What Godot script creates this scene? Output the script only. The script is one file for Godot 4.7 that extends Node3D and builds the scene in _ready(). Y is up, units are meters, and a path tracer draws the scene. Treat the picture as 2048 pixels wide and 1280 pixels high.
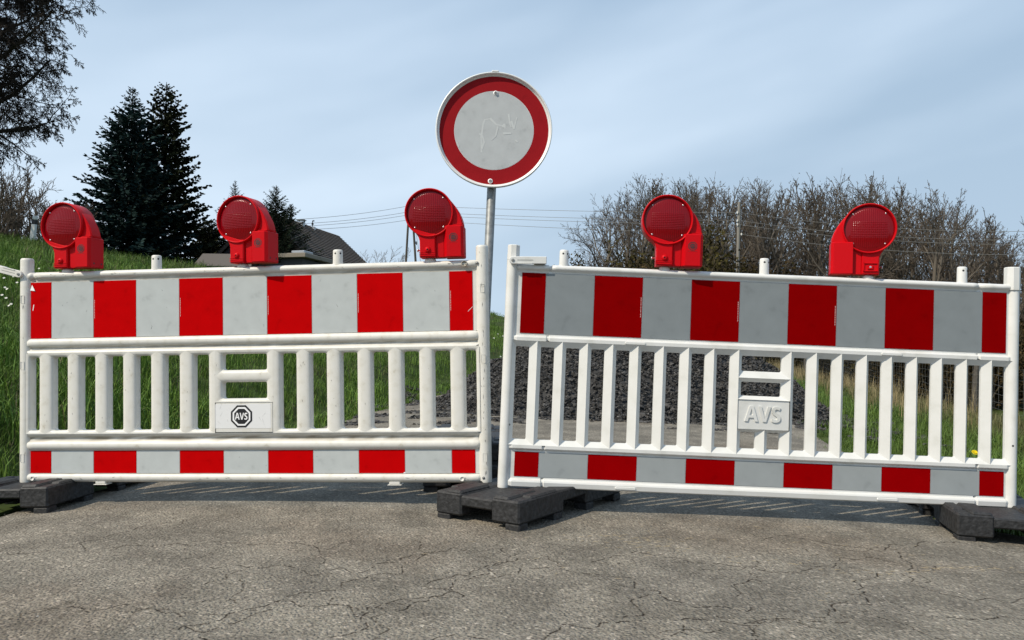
extends Node3D

const EYE := 0.672          # height of the lens above the road crown
const PITCH := 0.0349       # the camera looks up by two degrees
const FOCAL := 1540.0       # focal length in photograph pixels

var rng := RandomNumberGenerator.new()
var used := {}
var M := {}
var rough_noise := FastNoiseLite.new()


func _ready() -> void:
	rng.seed = 7
	rough_noise.seed = 5
	rough_noise.frequency = 0.35
	camera_and_light()
	materials()
	ground()
	woods_and_hedges()
	conifers()
	house()
	poles_and_wires()
	gravel_heap()
	fence_by_the_verge()
	grass()
	delineator()
	no_entry_sign()
	base_plates()
	barriers()
	small_things()


# ---------------------------------------------------------------- camera, sky, sun
func camera_and_light() -> void:
	var cam := Camera3D.new()
	cam.name = "camera"
	cam.fov = rad_to_deg(2.0 * atan(640.0 / FOCAL))
	cam.near = 0.05
	cam.far = 1500.0
	cam.position = Vector3(0, EYE, 0)
	cam.rotation.x = PITCH
	add_child(cam)
	cam.current = true

	var sky_mat := ProceduralSkyMaterial.new()
	sky_mat.sky_top_color = Color(0.16, 0.31, 0.55).linear_to_srgb()
	sky_mat.sky_horizon_color = Color(0.50, 0.645, 0.79).linear_to_srgb()
	sky_mat.sky_curve = 0.8
	sky_mat.ground_bottom_color = Color(0.12, 0.13, 0.10).linear_to_srgb()
	sky_mat.ground_horizon_color = Color(0.53, 0.64, 0.78).linear_to_srgb()
	sky_mat.ground_curve = 0.02
	sky_mat.sun_angle_max = 0.5
	sky_mat.sky_cover = cirrus()
	sky_mat.sky_cover_modulate = Color(1, 1, 1, 1)
	var env := Environment.new()
	env.background_mode = Environment.BG_SKY
	env.sky = Sky.new()
	env.sky.sky_material = sky_mat
	env.tonemap_mode = Environment.TONE_MAPPER_LINEAR
	env.tonemap_exposure = 1.0
	env.sdfgi_enabled = true
	env.ssao_enabled = true
	env.ssil_enabled = true
	var we := WorldEnvironment.new()
	we.name = "world_environment"
	we.environment = env
	add_child(we)

	var sun := DirectionalLight3D.new()
	sun.name = "sun"
	sun.light_energy = 1.4
	sun.light_color = Color(1.0, 0.955, 0.88)
	sun.light_angular_distance = 0.55
	sun.shadow_enabled = true
	add_child(sun)
	sun.look_at_from_position(Vector3.ZERO, Vector3(0.56, -0.74, -0.42), Vector3.UP)


func cirrus() -> ImageTexture:
	# thin streaky ice cloud, looked up on the sphere so that it has no seam
	var n := FastNoiseLite.new()
	n.seed = 11
	n.noise_type = FastNoiseLite.TYPE_SIMPLEX_SMOOTH
	n.frequency = 1.0
	n.fractal_octaves = 5
	n.fractal_gain = 0.5
	var w := 1024
	var h := 512
	var data := PackedByteArray()
	data.resize(w * h * 4)
	var k := 0
	for j in h:
		var el := (0.5 - (j + 0.5) / h) * PI
		for i in w:
			var az := (i + 0.5) / w * TAU
			var p := Vector3(cos(el) * sin(az), sin(el), -cos(el) * cos(az))
			var a := 0.0
			if el > -0.1:
				# the cloud lies in bands that climb to the right, with finer streaks inside
				var climb := p.y - p.x * 0.24
				var q := Vector3(p.x * 1.1, climb * 5.0, p.z * 1.1)
				var v := n.get_noise_3dv(q) * 0.7 + n.get_noise_3dv(q * 0.45 + Vector3(3, 1, 7)) * 0.7
				v += n.get_noise_3dv(Vector3(p.x * 3.0, climb * 16.0, p.z * 3.0)) * 0.18
				a = clampf(0.42 + v * 0.8 - p.x * 0.55, 0.0, 1.0) * 0.32
			data[k] = 238
			data[k + 1] = 238
			data[k + 2] = 236
			data[k + 3] = int(a * 255.0)
			k += 4
	return ImageTexture.create_from_image(Image.create_from_data(w, h, false, Image.FORMAT_RGBA8, data))


# ---------------------------------------------------------------- helpers
func numbered(called: String) -> String:
	if not used.has(called):
		used[called] = 0
		return called
	used[called] += 1
	return "%s_%03d" % [called, used[called]]


func tag(o: Node, label: String, category: String, group := "") -> Node:
	o.set_meta("label", label)
	o.set_meta("category", category)
	if group:
		o.set_meta("group", group)
	return o


func thing(called: String, label: String, category: String, xf := Transform3D(), group := "") -> Node3D:
	var o := Node3D.new()
	o.name = numbered(called)
	o.transform = xf
	add_child(o)
	tag(o, label, category, group)
	return o


func structure(o: Node) -> Node:
	o.set_meta("kind", "structure")
	return o


func mesh_node(called: String, mesh: Mesh, m: Material, parent: Node = null) -> MeshInstance3D:
	var o := MeshInstance3D.new()
	o.mesh = mesh
	o.material_override = m
	if parent == null:
		o.name = numbered(called)
		add_child(o)
	else:
		var at := called
		var k := 0
		while parent.has_node(at):
			k += 1
			at = "%s_%03d" % [called, k]
		o.name = at
		parent.add_child(o)
	return o


func st_new() -> SurfaceTool:
	var s := SurfaceTool.new()
	s.begin(Mesh.PRIMITIVE_TRIANGLES)
	s.set_smooth_group(-1)
	s.set_color(Color.WHITE)
	return s


func put(called: String, s: SurfaceTool, m: Material, parent: Node = null) -> MeshInstance3D:
	s.generate_normals()
	return mesh_node(called, s.commit(), m, parent)


func tri(s: SurfaceTool, a: Vector3, b: Vector3, c: Vector3, n: Vector3) -> void:
	s.add_vertex(a)
	if (b - a).cross(c - a).dot(n) < 0.0:
		s.add_vertex(b)
		s.add_vertex(c)
	else:
		s.add_vertex(c)
		s.add_vertex(b)


func quad(s: SurfaceTool, a: Vector3, b: Vector3, c: Vector3, d: Vector3, n: Vector3) -> void:
	tri(s, a, b, c, n)
	tri(s, a, c, d, n)


func cbox(s: SurfaceTool, lo: Vector3, hi: Vector3, c := 0.002, xf := Transform3D()) -> void:
	# a box with chamfered edges
	var mid := (lo + hi) / 2.0
	var h := (hi - lo) / 2.0
	var q := minf(c, minf(h.x, minf(h.y, h.z)) * 0.45)
	var v := {}
	for sx in [-1, 1]:
		for sy in [-1, 1]:
			for sz in [-1, 1]:
				var sg := Vector3(sx, sy, sz)
				for ax in 3:
					var p := h - Vector3(q, q, q)
					p[ax] = h[ax]
					v[[sx, sy, sz, ax]] = xf * (mid + p * sg)
	var bas := xf.basis
	for ax in 3:
		var b := (ax + 1) % 3
		var d := (ax + 2) % 3
		for sa in [-1, 1]:
			var pts := []
			for e in [[-1, -1], [1, -1], [1, 1], [-1, 1]]:
				var k := [0, 0, 0, ax]
				k[ax] = sa
				k[b] = e[0]
				k[d] = e[1]
				pts.append(v[k])
			var n := Vector3.ZERO
			n[ax] = sa
			quad(s, pts[0], pts[1], pts[2], pts[3], bas * n)
	for ax in 3:
		var b := (ax + 1) % 3
		var d := (ax + 2) % 3
		for sb in [-1, 1]:
			for sd in [-1, 1]:
				var k0 := [0, 0, 0, b]
				k0[ax] = -1
				k0[b] = sb
				k0[d] = sd
				var k1 := k0.duplicate()
				k1[ax] = 1
				var k2 := k1.duplicate()
				k2[3] = d
				var k3 := k0.duplicate()
				k3[3] = d
				var n := Vector3.ZERO
				n[b] = sb
				n[d] = sd
				quad(s, v[k0], v[k1], v[k2], v[k3], bas * n)
	for sx in [-1, 1]:
		for sy in [-1, 1]:
			for sz in [-1, 1]:
				tri(s, v[[sx, sy, sz, 0]], v[[sx, sy, sz, 1]], v[[sx, sy, sz, 2]], bas * Vector3(sx, sy, sz))


func loft(s: SurfaceTool, rings: Array, cap0 := true, cap1 := true, group := 0) -> void:
	# closed rings of equal length, star-shaped about their centres
	var mids := []
	for r in rings:
		var c := Vector3.ZERO
		for p in r:
			c += p
		mids.append(c / r.size())
	s.set_smooth_group(group)
	for k in rings.size() - 1:
		var a: PackedVector3Array = rings[k]
		var b: PackedVector3Array = rings[k + 1]
		var mid: Vector3 = (mids[k] + mids[k + 1]) / 2.0
		for i in a.size():
			var j := (i + 1) % a.size()
			var n := (a[i] + a[j] + b[i] + b[j]) / 4.0 - mid
			quad(s, a[i], a[j], b[j], b[i], n)
	s.set_smooth_group(-1)
	if cap0:
		cap(s, rings[0], mids[0], mids[0] - mids[1])
	if cap1:
		var z := rings.size() - 1
		cap(s, rings[z], mids[z], mids[z] - mids[z - 1])


func cap(s: SurfaceTool, r: PackedVector3Array, mid: Vector3, n: Vector3) -> void:
	for i in r.size():
		tri(s, mid, r[i], r[(i + 1) % r.size()], n)


func ring(center: Vector3, u: Vector3, v: Vector3, r: float, n: int, r2 := -1.0) -> PackedVector3Array:
	var out := PackedVector3Array()
	for i in n:
		var a := TAU * (i + 0.5) / n
		out.append(center + u * cos(a) * r + v * sin(a) * (r if r2 < 0.0 else r2))
	return out


func lathe(s: SurfaceTool, prof: PackedVector2Array, n: int, xf := Transform3D(), group := 0) -> void:
	# profile of (radius, height) turned about the local z axis; a break in the smoothing where a point is doubled
	var g := group
	for k in prof.size() - 1:
		var p := prof[k]
		var q := prof[k + 1]
		if p.is_equal_approx(q):
			g += 1
			continue
		s.set_smooth_group(g)
		var nn := Vector2(q.y - p.y, -(q.x - p.x))
		for i in n:
			var a := TAU * i / n
			var b := TAU * (i + 1) / n
			var m := (a + b) / 2
			var nrm := xf.basis * Vector3(cos(m) * nn.x, sin(m) * nn.x, nn.y)
			var p0 := xf * Vector3(cos(a) * p.x, sin(a) * p.x, p.y)
			var p1 := xf * Vector3(cos(b) * p.x, sin(b) * p.x, p.y)
			var q0 := xf * Vector3(cos(a) * q.x, sin(a) * q.x, q.y)
			var q1 := xf * Vector3(cos(b) * q.x, sin(b) * q.x, q.y)
			if q.x < 1e-6:
				tri(s, p0, p1, q0, nrm)
			elif p.x < 1e-6:
				tri(s, p0, q1, q0, nrm)
			else:
				quad(s, p0, p1, q1, q0, nrm)
	s.set_smooth_group(-1)


func extrude(s: SurfaceTool, poly: PackedVector2Array, z0: float, z1: float, bevel := 0.0, xf := Transform3D(), smooth_sides := false) -> void:
	var p := poly
	if Geometry2D.is_polygon_clockwise(p):
		p = poly.duplicate()
		p.reverse()
	var n := p.size()
	var inner := PackedVector2Array()
	for i in n:
		var e0 := (p[i] - p[(i + n - 1) % n]).normalized()
		var e1 := (p[(i + 1) % n] - p[i]).normalized()
		var n0 := Vector2(-e0.y, e0.x)
		var n1 := Vector2(-e1.y, e1.x)
		var b := (n0 + n1)
		b = b / maxf(1.4, b.length_squared()) * 2.0
		inner.append(p[i] + b * bevel)
	var idx := Geometry2D.triangulate_polygon(inner)
	if idx.is_empty():
		idx = Geometry2D.triangulate_polygon(p)
	s.set_smooth_group(-1)
	for t in range(0, idx.size(), 3):
		for z in [[z1, 1.0], [z0, -1.0]]:
			var nn := xf.basis * Vector3(0, 0, z[1])
			tri(s, xf * Vector3(inner[idx[t]].x, inner[idx[t]].y, z[0]), xf * Vector3(inner[idx[t + 1]].x, inner[idx[t + 1]].y, z[0]), xf * Vector3(inner[idx[t + 2]].x, inner[idx[t + 2]].y, z[0]), nn)
	for i in n:
		var j := (i + 1) % n
		var e := (p[j] - p[i]).normalized()
		var nn := xf.basis * Vector3(e.y, -e.x, 0)
		var up := xf.basis * Vector3(0, 0, 1)
		s.set_smooth_group(3 if smooth_sides else -1)
		quad(s, xf * Vector3(p[i].x, p[i].y, z0 + bevel), xf * Vector3(p[j].x, p[j].y, z0 + bevel), xf * Vector3(p[j].x, p[j].y, z1 - bevel), xf * Vector3(p[i].x, p[i].y, z1 - bevel), nn)
		if bevel > 0.0:
			s.set_smooth_group(4 if smooth_sides else -1)
			quad(s, xf * Vector3(p[i].x, p[i].y, z1 - bevel), xf * Vector3(p[j].x, p[j].y, z1 - bevel), xf * Vector3(inner[j].x, inner[j].y, z1), xf * Vector3(inner[i].x, inner[i].y, z1), nn + up)
			quad(s, xf * Vector3(p[i].x, p[i].y, z0 + bevel), xf * Vector3(p[j].x, p[j].y, z0 + bevel), xf * Vector3(inner[j].x, inner[j].y, z0), xf * Vector3(inner[i].x, inner[i].y, z0), nn - up)
	s.set_smooth_group(-1)


func octagon(r: float, center := Vector2.ZERO) -> PackedVector2Array:
	var out := PackedVector2Array()
	for i in 8:
		out.append(center + Vector2.from_angle(TAU * (i + 0.5) / 8) * r)
	return out


# Bulk geometry for plants and wires: positions, normals, colours, indices.
class Bulk:
	var v := PackedVector3Array()
	var n := PackedVector3Array()
	var c := PackedColorArray()
	var i := PackedInt32Array()

	func face(a: Vector3, b: Vector3, d: Vector3, col: Color) -> void:
		var nn := (d - a).cross(b - a).normalized()
		var k := v.size()
		v.append_array([a, b, d])
		n.append_array([nn, nn, nn])
		c.append_array([col, col, col])
		i.append_array([k, k + 1, k + 2])

	func tube(pts: PackedVector3Array, rad: PackedFloat32Array, sides: int, col := Color.WHITE) -> void:
		var m := pts.size()
		var base := v.size()
		for k in m:
			var t := (pts[mini(k + 1, m - 1)] - pts[maxi(k - 1, 0)]).normalized()
			var ref := Vector3.RIGHT if absf(t.x) < 0.8 else Vector3.FORWARD
			var u := t.cross(ref).normalized()
			var w := t.cross(u)
			for s in sides:
				var a := TAU * s / sides
				var d := u * cos(a) + w * sin(a)
				v.append(pts[k] + d * rad[k])
				n.append(d)
				c.append(col)
		for k in m - 1:
			for s in sides:
				var s2 := (s + 1) % sides
				var a0 := base + k * sides + s
				var a1 := base + k * sides + s2
				var b0 := a0 + sides
				var b1 := a1 + sides
				i.append_array([a0, b0, a1, a1, b0, b1])

	func mesh() -> ArrayMesh:
		var arr := []
		arr.resize(Mesh.ARRAY_MAX)
		arr[Mesh.ARRAY_VERTEX] = v
		arr[Mesh.ARRAY_NORMAL] = n
		arr[Mesh.ARRAY_COLOR] = c
		arr[Mesh.ARRAY_INDEX] = i
		var out := ArrayMesh.new()
		out.add_surface_from_arrays(Mesh.PRIMITIVE_TRIANGLES, arr)
		return out


func at(x: float, y: float, depth: float) -> Vector3:
	# where a sight line through the photograph's pixel x, y stands at that depth
	var p := Vector3((x - 1024.0) / FOCAL * depth, -(y - 640.0) / FOCAL * depth, -depth)
	return p.rotated(Vector3.RIGHT, PITCH) + Vector3(0, EYE, 0)


# ---------------------------------------------------------------- materials
func lin(r: float, g: float, b: float) -> Color:
	return Color(r, g, b).linear_to_srgb()


func mat(r: float, g: float, b: float, rough := 0.6, spec := 0.5, metal := 0.0) -> StandardMaterial3D:
	var m := StandardMaterial3D.new()
	m.albedo_color = lin(r, g, b)
	m.roughness = rough
	m.metallic_specular = spec
	m.metallic = metal
	return m


func ramp(stops: Array) -> Gradient:
	var g := Gradient.new()
	var o := PackedFloat32Array()
	var c := PackedColorArray()
	for s in stops:
		o.append(s[0])
		c.append(s[1])
	g.offsets = o
	g.colors = c
	return g


func noise_tex(sd: int, size: int, freq: float, stops: Array, oct := 4, kind := FastNoiseLite.TYPE_SIMPLEX_SMOOTH, normalize := true) -> NoiseTexture2D:
	var n := FastNoiseLite.new()
	n.seed = sd
	n.noise_type = kind
	n.frequency = freq
	n.fractal_octaves = oct
	var t := NoiseTexture2D.new()
	t.width = size
	t.height = size
	t.seamless = true
	t.normalize = normalize
	t.noise = n
	if stops:
		t.color_ramp = ramp(stops)
	return t


func grey(v: float) -> Color:
	return Color(v, v, v)


func triplanar(m: StandardMaterial3D, tex: Texture2D, scale: float) -> StandardMaterial3D:
	m.albedo_texture = tex
	m.uv1_triplanar = true
	m.uv1_scale = Vector3(scale, scale, scale)
	return m


func materials() -> void:
	# worn white plastic of the left barrier, cleaner one of the right barrier
	var scuff := noise_tex(3, 512, 0.02, [[0.0, Color(0.84, 0.82, 0.77)], [0.16, Color(0.95, 0.945, 0.925)], [0.45, Color(0.985, 0.985, 0.975)], [1.0, grey(1.0)]], 6)
	var faint := noise_tex(4, 512, 0.012, [[0.0, Color(0.90, 0.90, 0.88)], [0.35, Color(0.97, 0.97, 0.96)], [1.0, grey(1.0)]], 6)
	M.white_worn = triplanar(mat(0.69, 0.675, 0.635, 0.42, 0.4), scuff, 1.7)
	M.white_worn.vertex_color_use_as_albedo = true
	M.white_clean = triplanar(mat(0.70, 0.70, 0.685, 0.38, 0.4), faint, 1.3)
	M.white_clean.vertex_color_use_as_albedo = true
	M.seam = mat(0.25, 0.25, 0.24, 0.6)
	M.hole = mat(0.03, 0.03, 0.03, 0.8)
	var foil := noise_tex(8, 512, 0.012, [[0.0, grey(0.90)], [0.25, grey(0.965)], [1.0, grey(1.0)]], 6)
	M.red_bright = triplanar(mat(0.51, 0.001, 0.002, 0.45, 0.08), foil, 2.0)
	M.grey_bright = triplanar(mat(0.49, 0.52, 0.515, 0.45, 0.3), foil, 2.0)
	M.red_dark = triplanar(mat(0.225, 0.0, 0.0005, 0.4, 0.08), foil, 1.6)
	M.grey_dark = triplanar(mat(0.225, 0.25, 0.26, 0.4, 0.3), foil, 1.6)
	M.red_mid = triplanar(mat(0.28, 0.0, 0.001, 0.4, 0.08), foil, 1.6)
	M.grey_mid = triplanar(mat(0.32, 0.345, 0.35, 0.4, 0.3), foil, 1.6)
	M.micro_print = mat(0.6, 0.4, 0.38, 0.5)
	M.black_print = mat(0.012, 0.012, 0.014, 0.4)
	M.white_print = mat(0.85, 0.85, 0.85, 0.4)
	M.scratch = mat(0.10, 0.10, 0.10, 0.7)
	# lamps
	M.lamp_red = mat(0.52, 0.002, 0.006, 0.42, 0.25)
	M.lamp_red.subsurf_scatter_enabled = true
	M.lamp_red.subsurf_scatter_strength = 0.08
	M.lens_red = mat(0.19, 0.0006, 0.004, 0.17, 0.34)
	M.lens_red.clearcoat_enabled = true
	M.lens_red.clearcoat = 0.12
	M.lens_red.clearcoat_roughness = 0.06
	M.reflector_red = mat(0.5, 0.01, 0.02, 0.25)
	M.badge = mat(0.06, 0.012, 0.015, 0.6)
	M.badge_text = mat(0.16, 0.01, 0.014, 0.6)
	M.steel = mat(0.62, 0.62, 0.62, 0.3, 0.5, 0.9)
	M.zinc = triplanar(mat(0.34, 0.35, 0.345, 0.5, 0.5, 0.35), noise_tex(12, 256, 0.03, [[0.0, grey(0.62)], [0.5, grey(0.85)], [1.0, grey(1.0)]], 4, FastNoiseLite.TYPE_CELLULAR), 4.0)
	M.aluminium = mat(0.78, 0.78, 0.75, 0.4, 0.5, 0.15)
	M.sign_white = triplanar(mat(0.48, 0.50, 0.505, 0.5, 0.2), foil, 2.0)
	M.sign_red = triplanar(mat(0.30, 0.011, 0.015, 0.5, 0.15), foil, 2.0)
	M.smear = mat(0.535, 0.555, 0.552, 0.6, 0.2)
	# recycled black foot plates
	var rub := noise_tex(17, 512, 0.03, [[0.0, grey(0.55)], [0.5, grey(0.8)], [0.8, grey(1.0)], [1.0, Color(1.4, 1.35, 1.25)]], 5)
	M.rubber = triplanar(mat(0.031, 0.031, 0.032, 0.62), rub, 2.5)
	M.rubber.heightmap_enabled = true
	M.rubber.heightmap_texture = noise_tex(18, 256, 0.06, [], 4)
	M.rubber.heightmap_scale = 0.25
	# plants
	M.bark_dark = mat(0.045, 0.038, 0.030, 0.9, 0.2)
	M.bark_forest = mat(0.14, 0.122, 0.10, 0.9, 0.2)
	M.bark_hedge = mat(0.10, 0.085, 0.068, 0.9, 0.2)
	M.leaf = mat(1, 1, 1, 0.75, 0.25)
	M.leaf.vertex_color_use_as_albedo = true
	M.leaf.cull_mode = BaseMaterial3D.CULL_DISABLED
	M.needle = mat(1, 1, 1, 0.8, 0.2)
	M.needle.vertex_color_use_as_albedo = true
	M.needle.cull_mode = BaseMaterial3D.CULL_DISABLED
	M.blade = mat(1, 1, 1, 0.6, 0.3)
	M.blade.vertex_color_use_as_albedo = true
	M.blade.cull_mode = BaseMaterial3D.CULL_DISABLED
	M.blade.backlight_enabled = true
	M.blade.backlight = Color(0.35, 0.4, 0.2)
	# house, poles
	M.roof_tile = triplanar(mat(0.17, 0.130, 0.100, 0.75), noise_tex(21, 256, 0.05, [[0.0, grey(0.6)], [1.0, grey(1.0)]]), 1.5)
	M.fascia = mat(0.22, 0.19, 0.15, 0.7)
	M.render_wall = mat(0.07, 0.07, 0.075, 0.85)
	M.sheet_metal = mat(0.45, 0.47, 0.49, 0.4, 0.5, 0.6)
	M.old_wood = triplanar(mat(0.13, 0.115, 0.095, 0.85), noise_tex(22, 256, 0.03, [[0.0, grey(0.55)], [1.0, grey(1.0)]]), 3.0)
	M.wire = mat(0.23, 0.225, 0.21, 0.5, 0.5, 0.2)
	M.stone = mat(1, 1, 1, 0.75, 0.4)
	M.stone.vertex_color_use_as_albedo = true


# ---------------------------------------------------------------- lie of the land
func edge_left(d: float) -> float:
	return -2.1 + 0.145 * (d - 3.2) if d > 3.2 else -2.1 - 1.3 * (3.2 - d)


func edge_right(d: float) -> float:
	return 1.95 + 0.185 * (d - 3.2) if d > 3.2 else 1.95 + 1.3 * (3.2 - d)


func land(x: float, z: float) -> float:
	var d := -z
	var l := edge_left(d)
	var r := edge_right(d)
	var c := clampf(x, -2.4, 2.4)
	var fade := 1.0 - smoothstep(5.0, 10.0, d)
	var y := (-0.0148 * c - 0.01385 * c * c) * fade
	var u := l - x
	var v := x - r
	var keep := 1.0 - smoothstep(0.0, 5.0, v)
	var dd := maxf(d - 12.0, 0.0)
	y += (0.03 * minf(dd, 30.0) - 0.05 * maxf(dd - 34.0, 0.0) * (1.0 if dd < 150.0 else 150.0 / dd)) * keep
	if u > 0.0:
		var bank := 2.72 * (1.0 - pow(1.0 - minf(u, 11.0) / 11.0, 1.6)) - 0.02 * maxf(u - 11.0, 0.0)
		y += bank * smoothstep(0.0, 1.2, u) * smoothstep(2.2, 4.0, d)
		y += rough_noise.get_noise_2d(x * 2.0, z * 2.0) * 0.10 * smoothstep(0.3, 2.0, u)
	if v > 0.0:
		y += -0.10 * minf(v, 3.5) - 0.33 * clampf(v - 3.6, 0.0, 8.0)
		y += rough_noise.get_noise_2d(x * 2.0, z * 2.0) * 0.07 * smoothstep(0.3, 2.0, v)
	return y


func heap_height(x: float, z: float) -> float:
	var d := -z
	var px := (x - 1.38) / 2.35
	var pz := (d - 9.35) / 2.15
	# a ridge with a flat top and sides at the angle of rest
	var q := pow(pow(absf(px), 2.6) + pow(absf(pz), 2.2), 1.0 / 2.4)
	var y := 0.80 * clampf((1.0 - q) / 0.55, -0.1, 1.0)
	y += rough_noise.get_noise_2d(x * 4.0 + 40.0, z * 4.0) * 0.10
	return y * (1.0 if q < 1.0 else 0.3)


func steps(list: Array) -> PackedFloat32Array:
	# [from, to, step] spans laid end to end
	var out := PackedFloat32Array()
	for s in list:
		var k: float = s[0]
		while k < s[1] - 1e-4:
			out.append(k)
			k += s[2]
	out.append(list[list.size() - 1][1])
	return out


func sheet(xs_of: Callable, zs: PackedFloat32Array, n: int, lift: float, uv: float) -> ArrayMesh:
	var v := PackedVector3Array()
	var nn := PackedVector3Array()
	var t := PackedVector2Array()
	var idx := PackedInt32Array()
	for j in zs.size():
		var xs: PackedFloat32Array = xs_of.call(zs[j])
		for i in n:
			var x := xs[i]
			var z := zs[j]
			v.append(Vector3(x, land(x, z) + lift, z))
			var e := 0.05
			nn.append(Vector3(land(x - e, z) - land(x + e, z), 2 * e, land(x, z - e) - land(x, z + e)).normalized())
			t.append(Vector2(x / uv + 0.5, z / uv + 0.27))
	for j in zs.size() - 1:
		for i in n - 1:
			var a := j * n + i
			idx.append_array([a, a + 1, a + n, a + 1, a + n + 1, a + n])
	var arr := []
	arr.resize(Mesh.ARRAY_MAX)
	arr[Mesh.ARRAY_VERTEX] = v
	arr[Mesh.ARRAY_NORMAL] = nn
	arr[Mesh.ARRAY_TEX_UV] = t
	arr[Mesh.ARRAY_INDEX] = idx
	var m := ArrayMesh.new()
	m.add_surface_from_arrays(Mesh.PRIMITIVE_TRIANGLES, arr)
	return m


func ground() -> void:
	# soil and turf under everything, out to the horizon
	var xs := steps([[-400.0, -60.0, 20.0], [-60.0, -24.0, 1.5], [-24.0, -8.0, 0.5], [-8.0, 9.0, 0.25], [9.0, 30.0, 0.75], [30.0, 60.0, 2.0], [60.0, 400.0, 20.0]])
	var zs := steps([[-500.0, -120.0, 20.0], [-120.0, -45.0, 2.5], [-45.0, -16.0, 0.8], [-16.0, 1.0, 0.25], [1.0, 30.0, 4.0]])
	var soil := mat(1, 1, 1, 0.95, 0.2)
	triplanar(soil, noise_tex(31, 512, 0.02, [[0.0, lin(0.035, 0.045, 0.014)], [0.5, lin(0.05, 0.075, 0.02)], [1.0, lin(0.085, 0.10, 0.035)]], 6), 0.35)
	soil.uv1_world_triplanar = true
	var g := mesh_node("grass_ground", sheet(func(_z): return xs, zs, xs.size(), -0.035, 4.0), soil)
	structure(g)
	# the lane: one sheet from behind the camera to beyond the heap
	var zr := steps([[-75.0, -20.0, 2.5], [-20.0, -6.0, 0.5], [-6.0, 3.0, 0.2]])
	var across := func(z):
		var out := PackedFloat32Array()
		var l := edge_left(-z)
		var r := edge_right(-z)
		for i in 41:
			var f := i / 40.0
			var x := lerpf(l, r, f)
			if i == 0 or i == 40:
				x += rough_noise.get_noise_2d(z * 9.0, i) * 0.09
			out.append(x)
		return out
	structure(mesh_node("asphalt_road", sheet(across, zr, 41, 0.0, 4.4), asphalt()))


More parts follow.
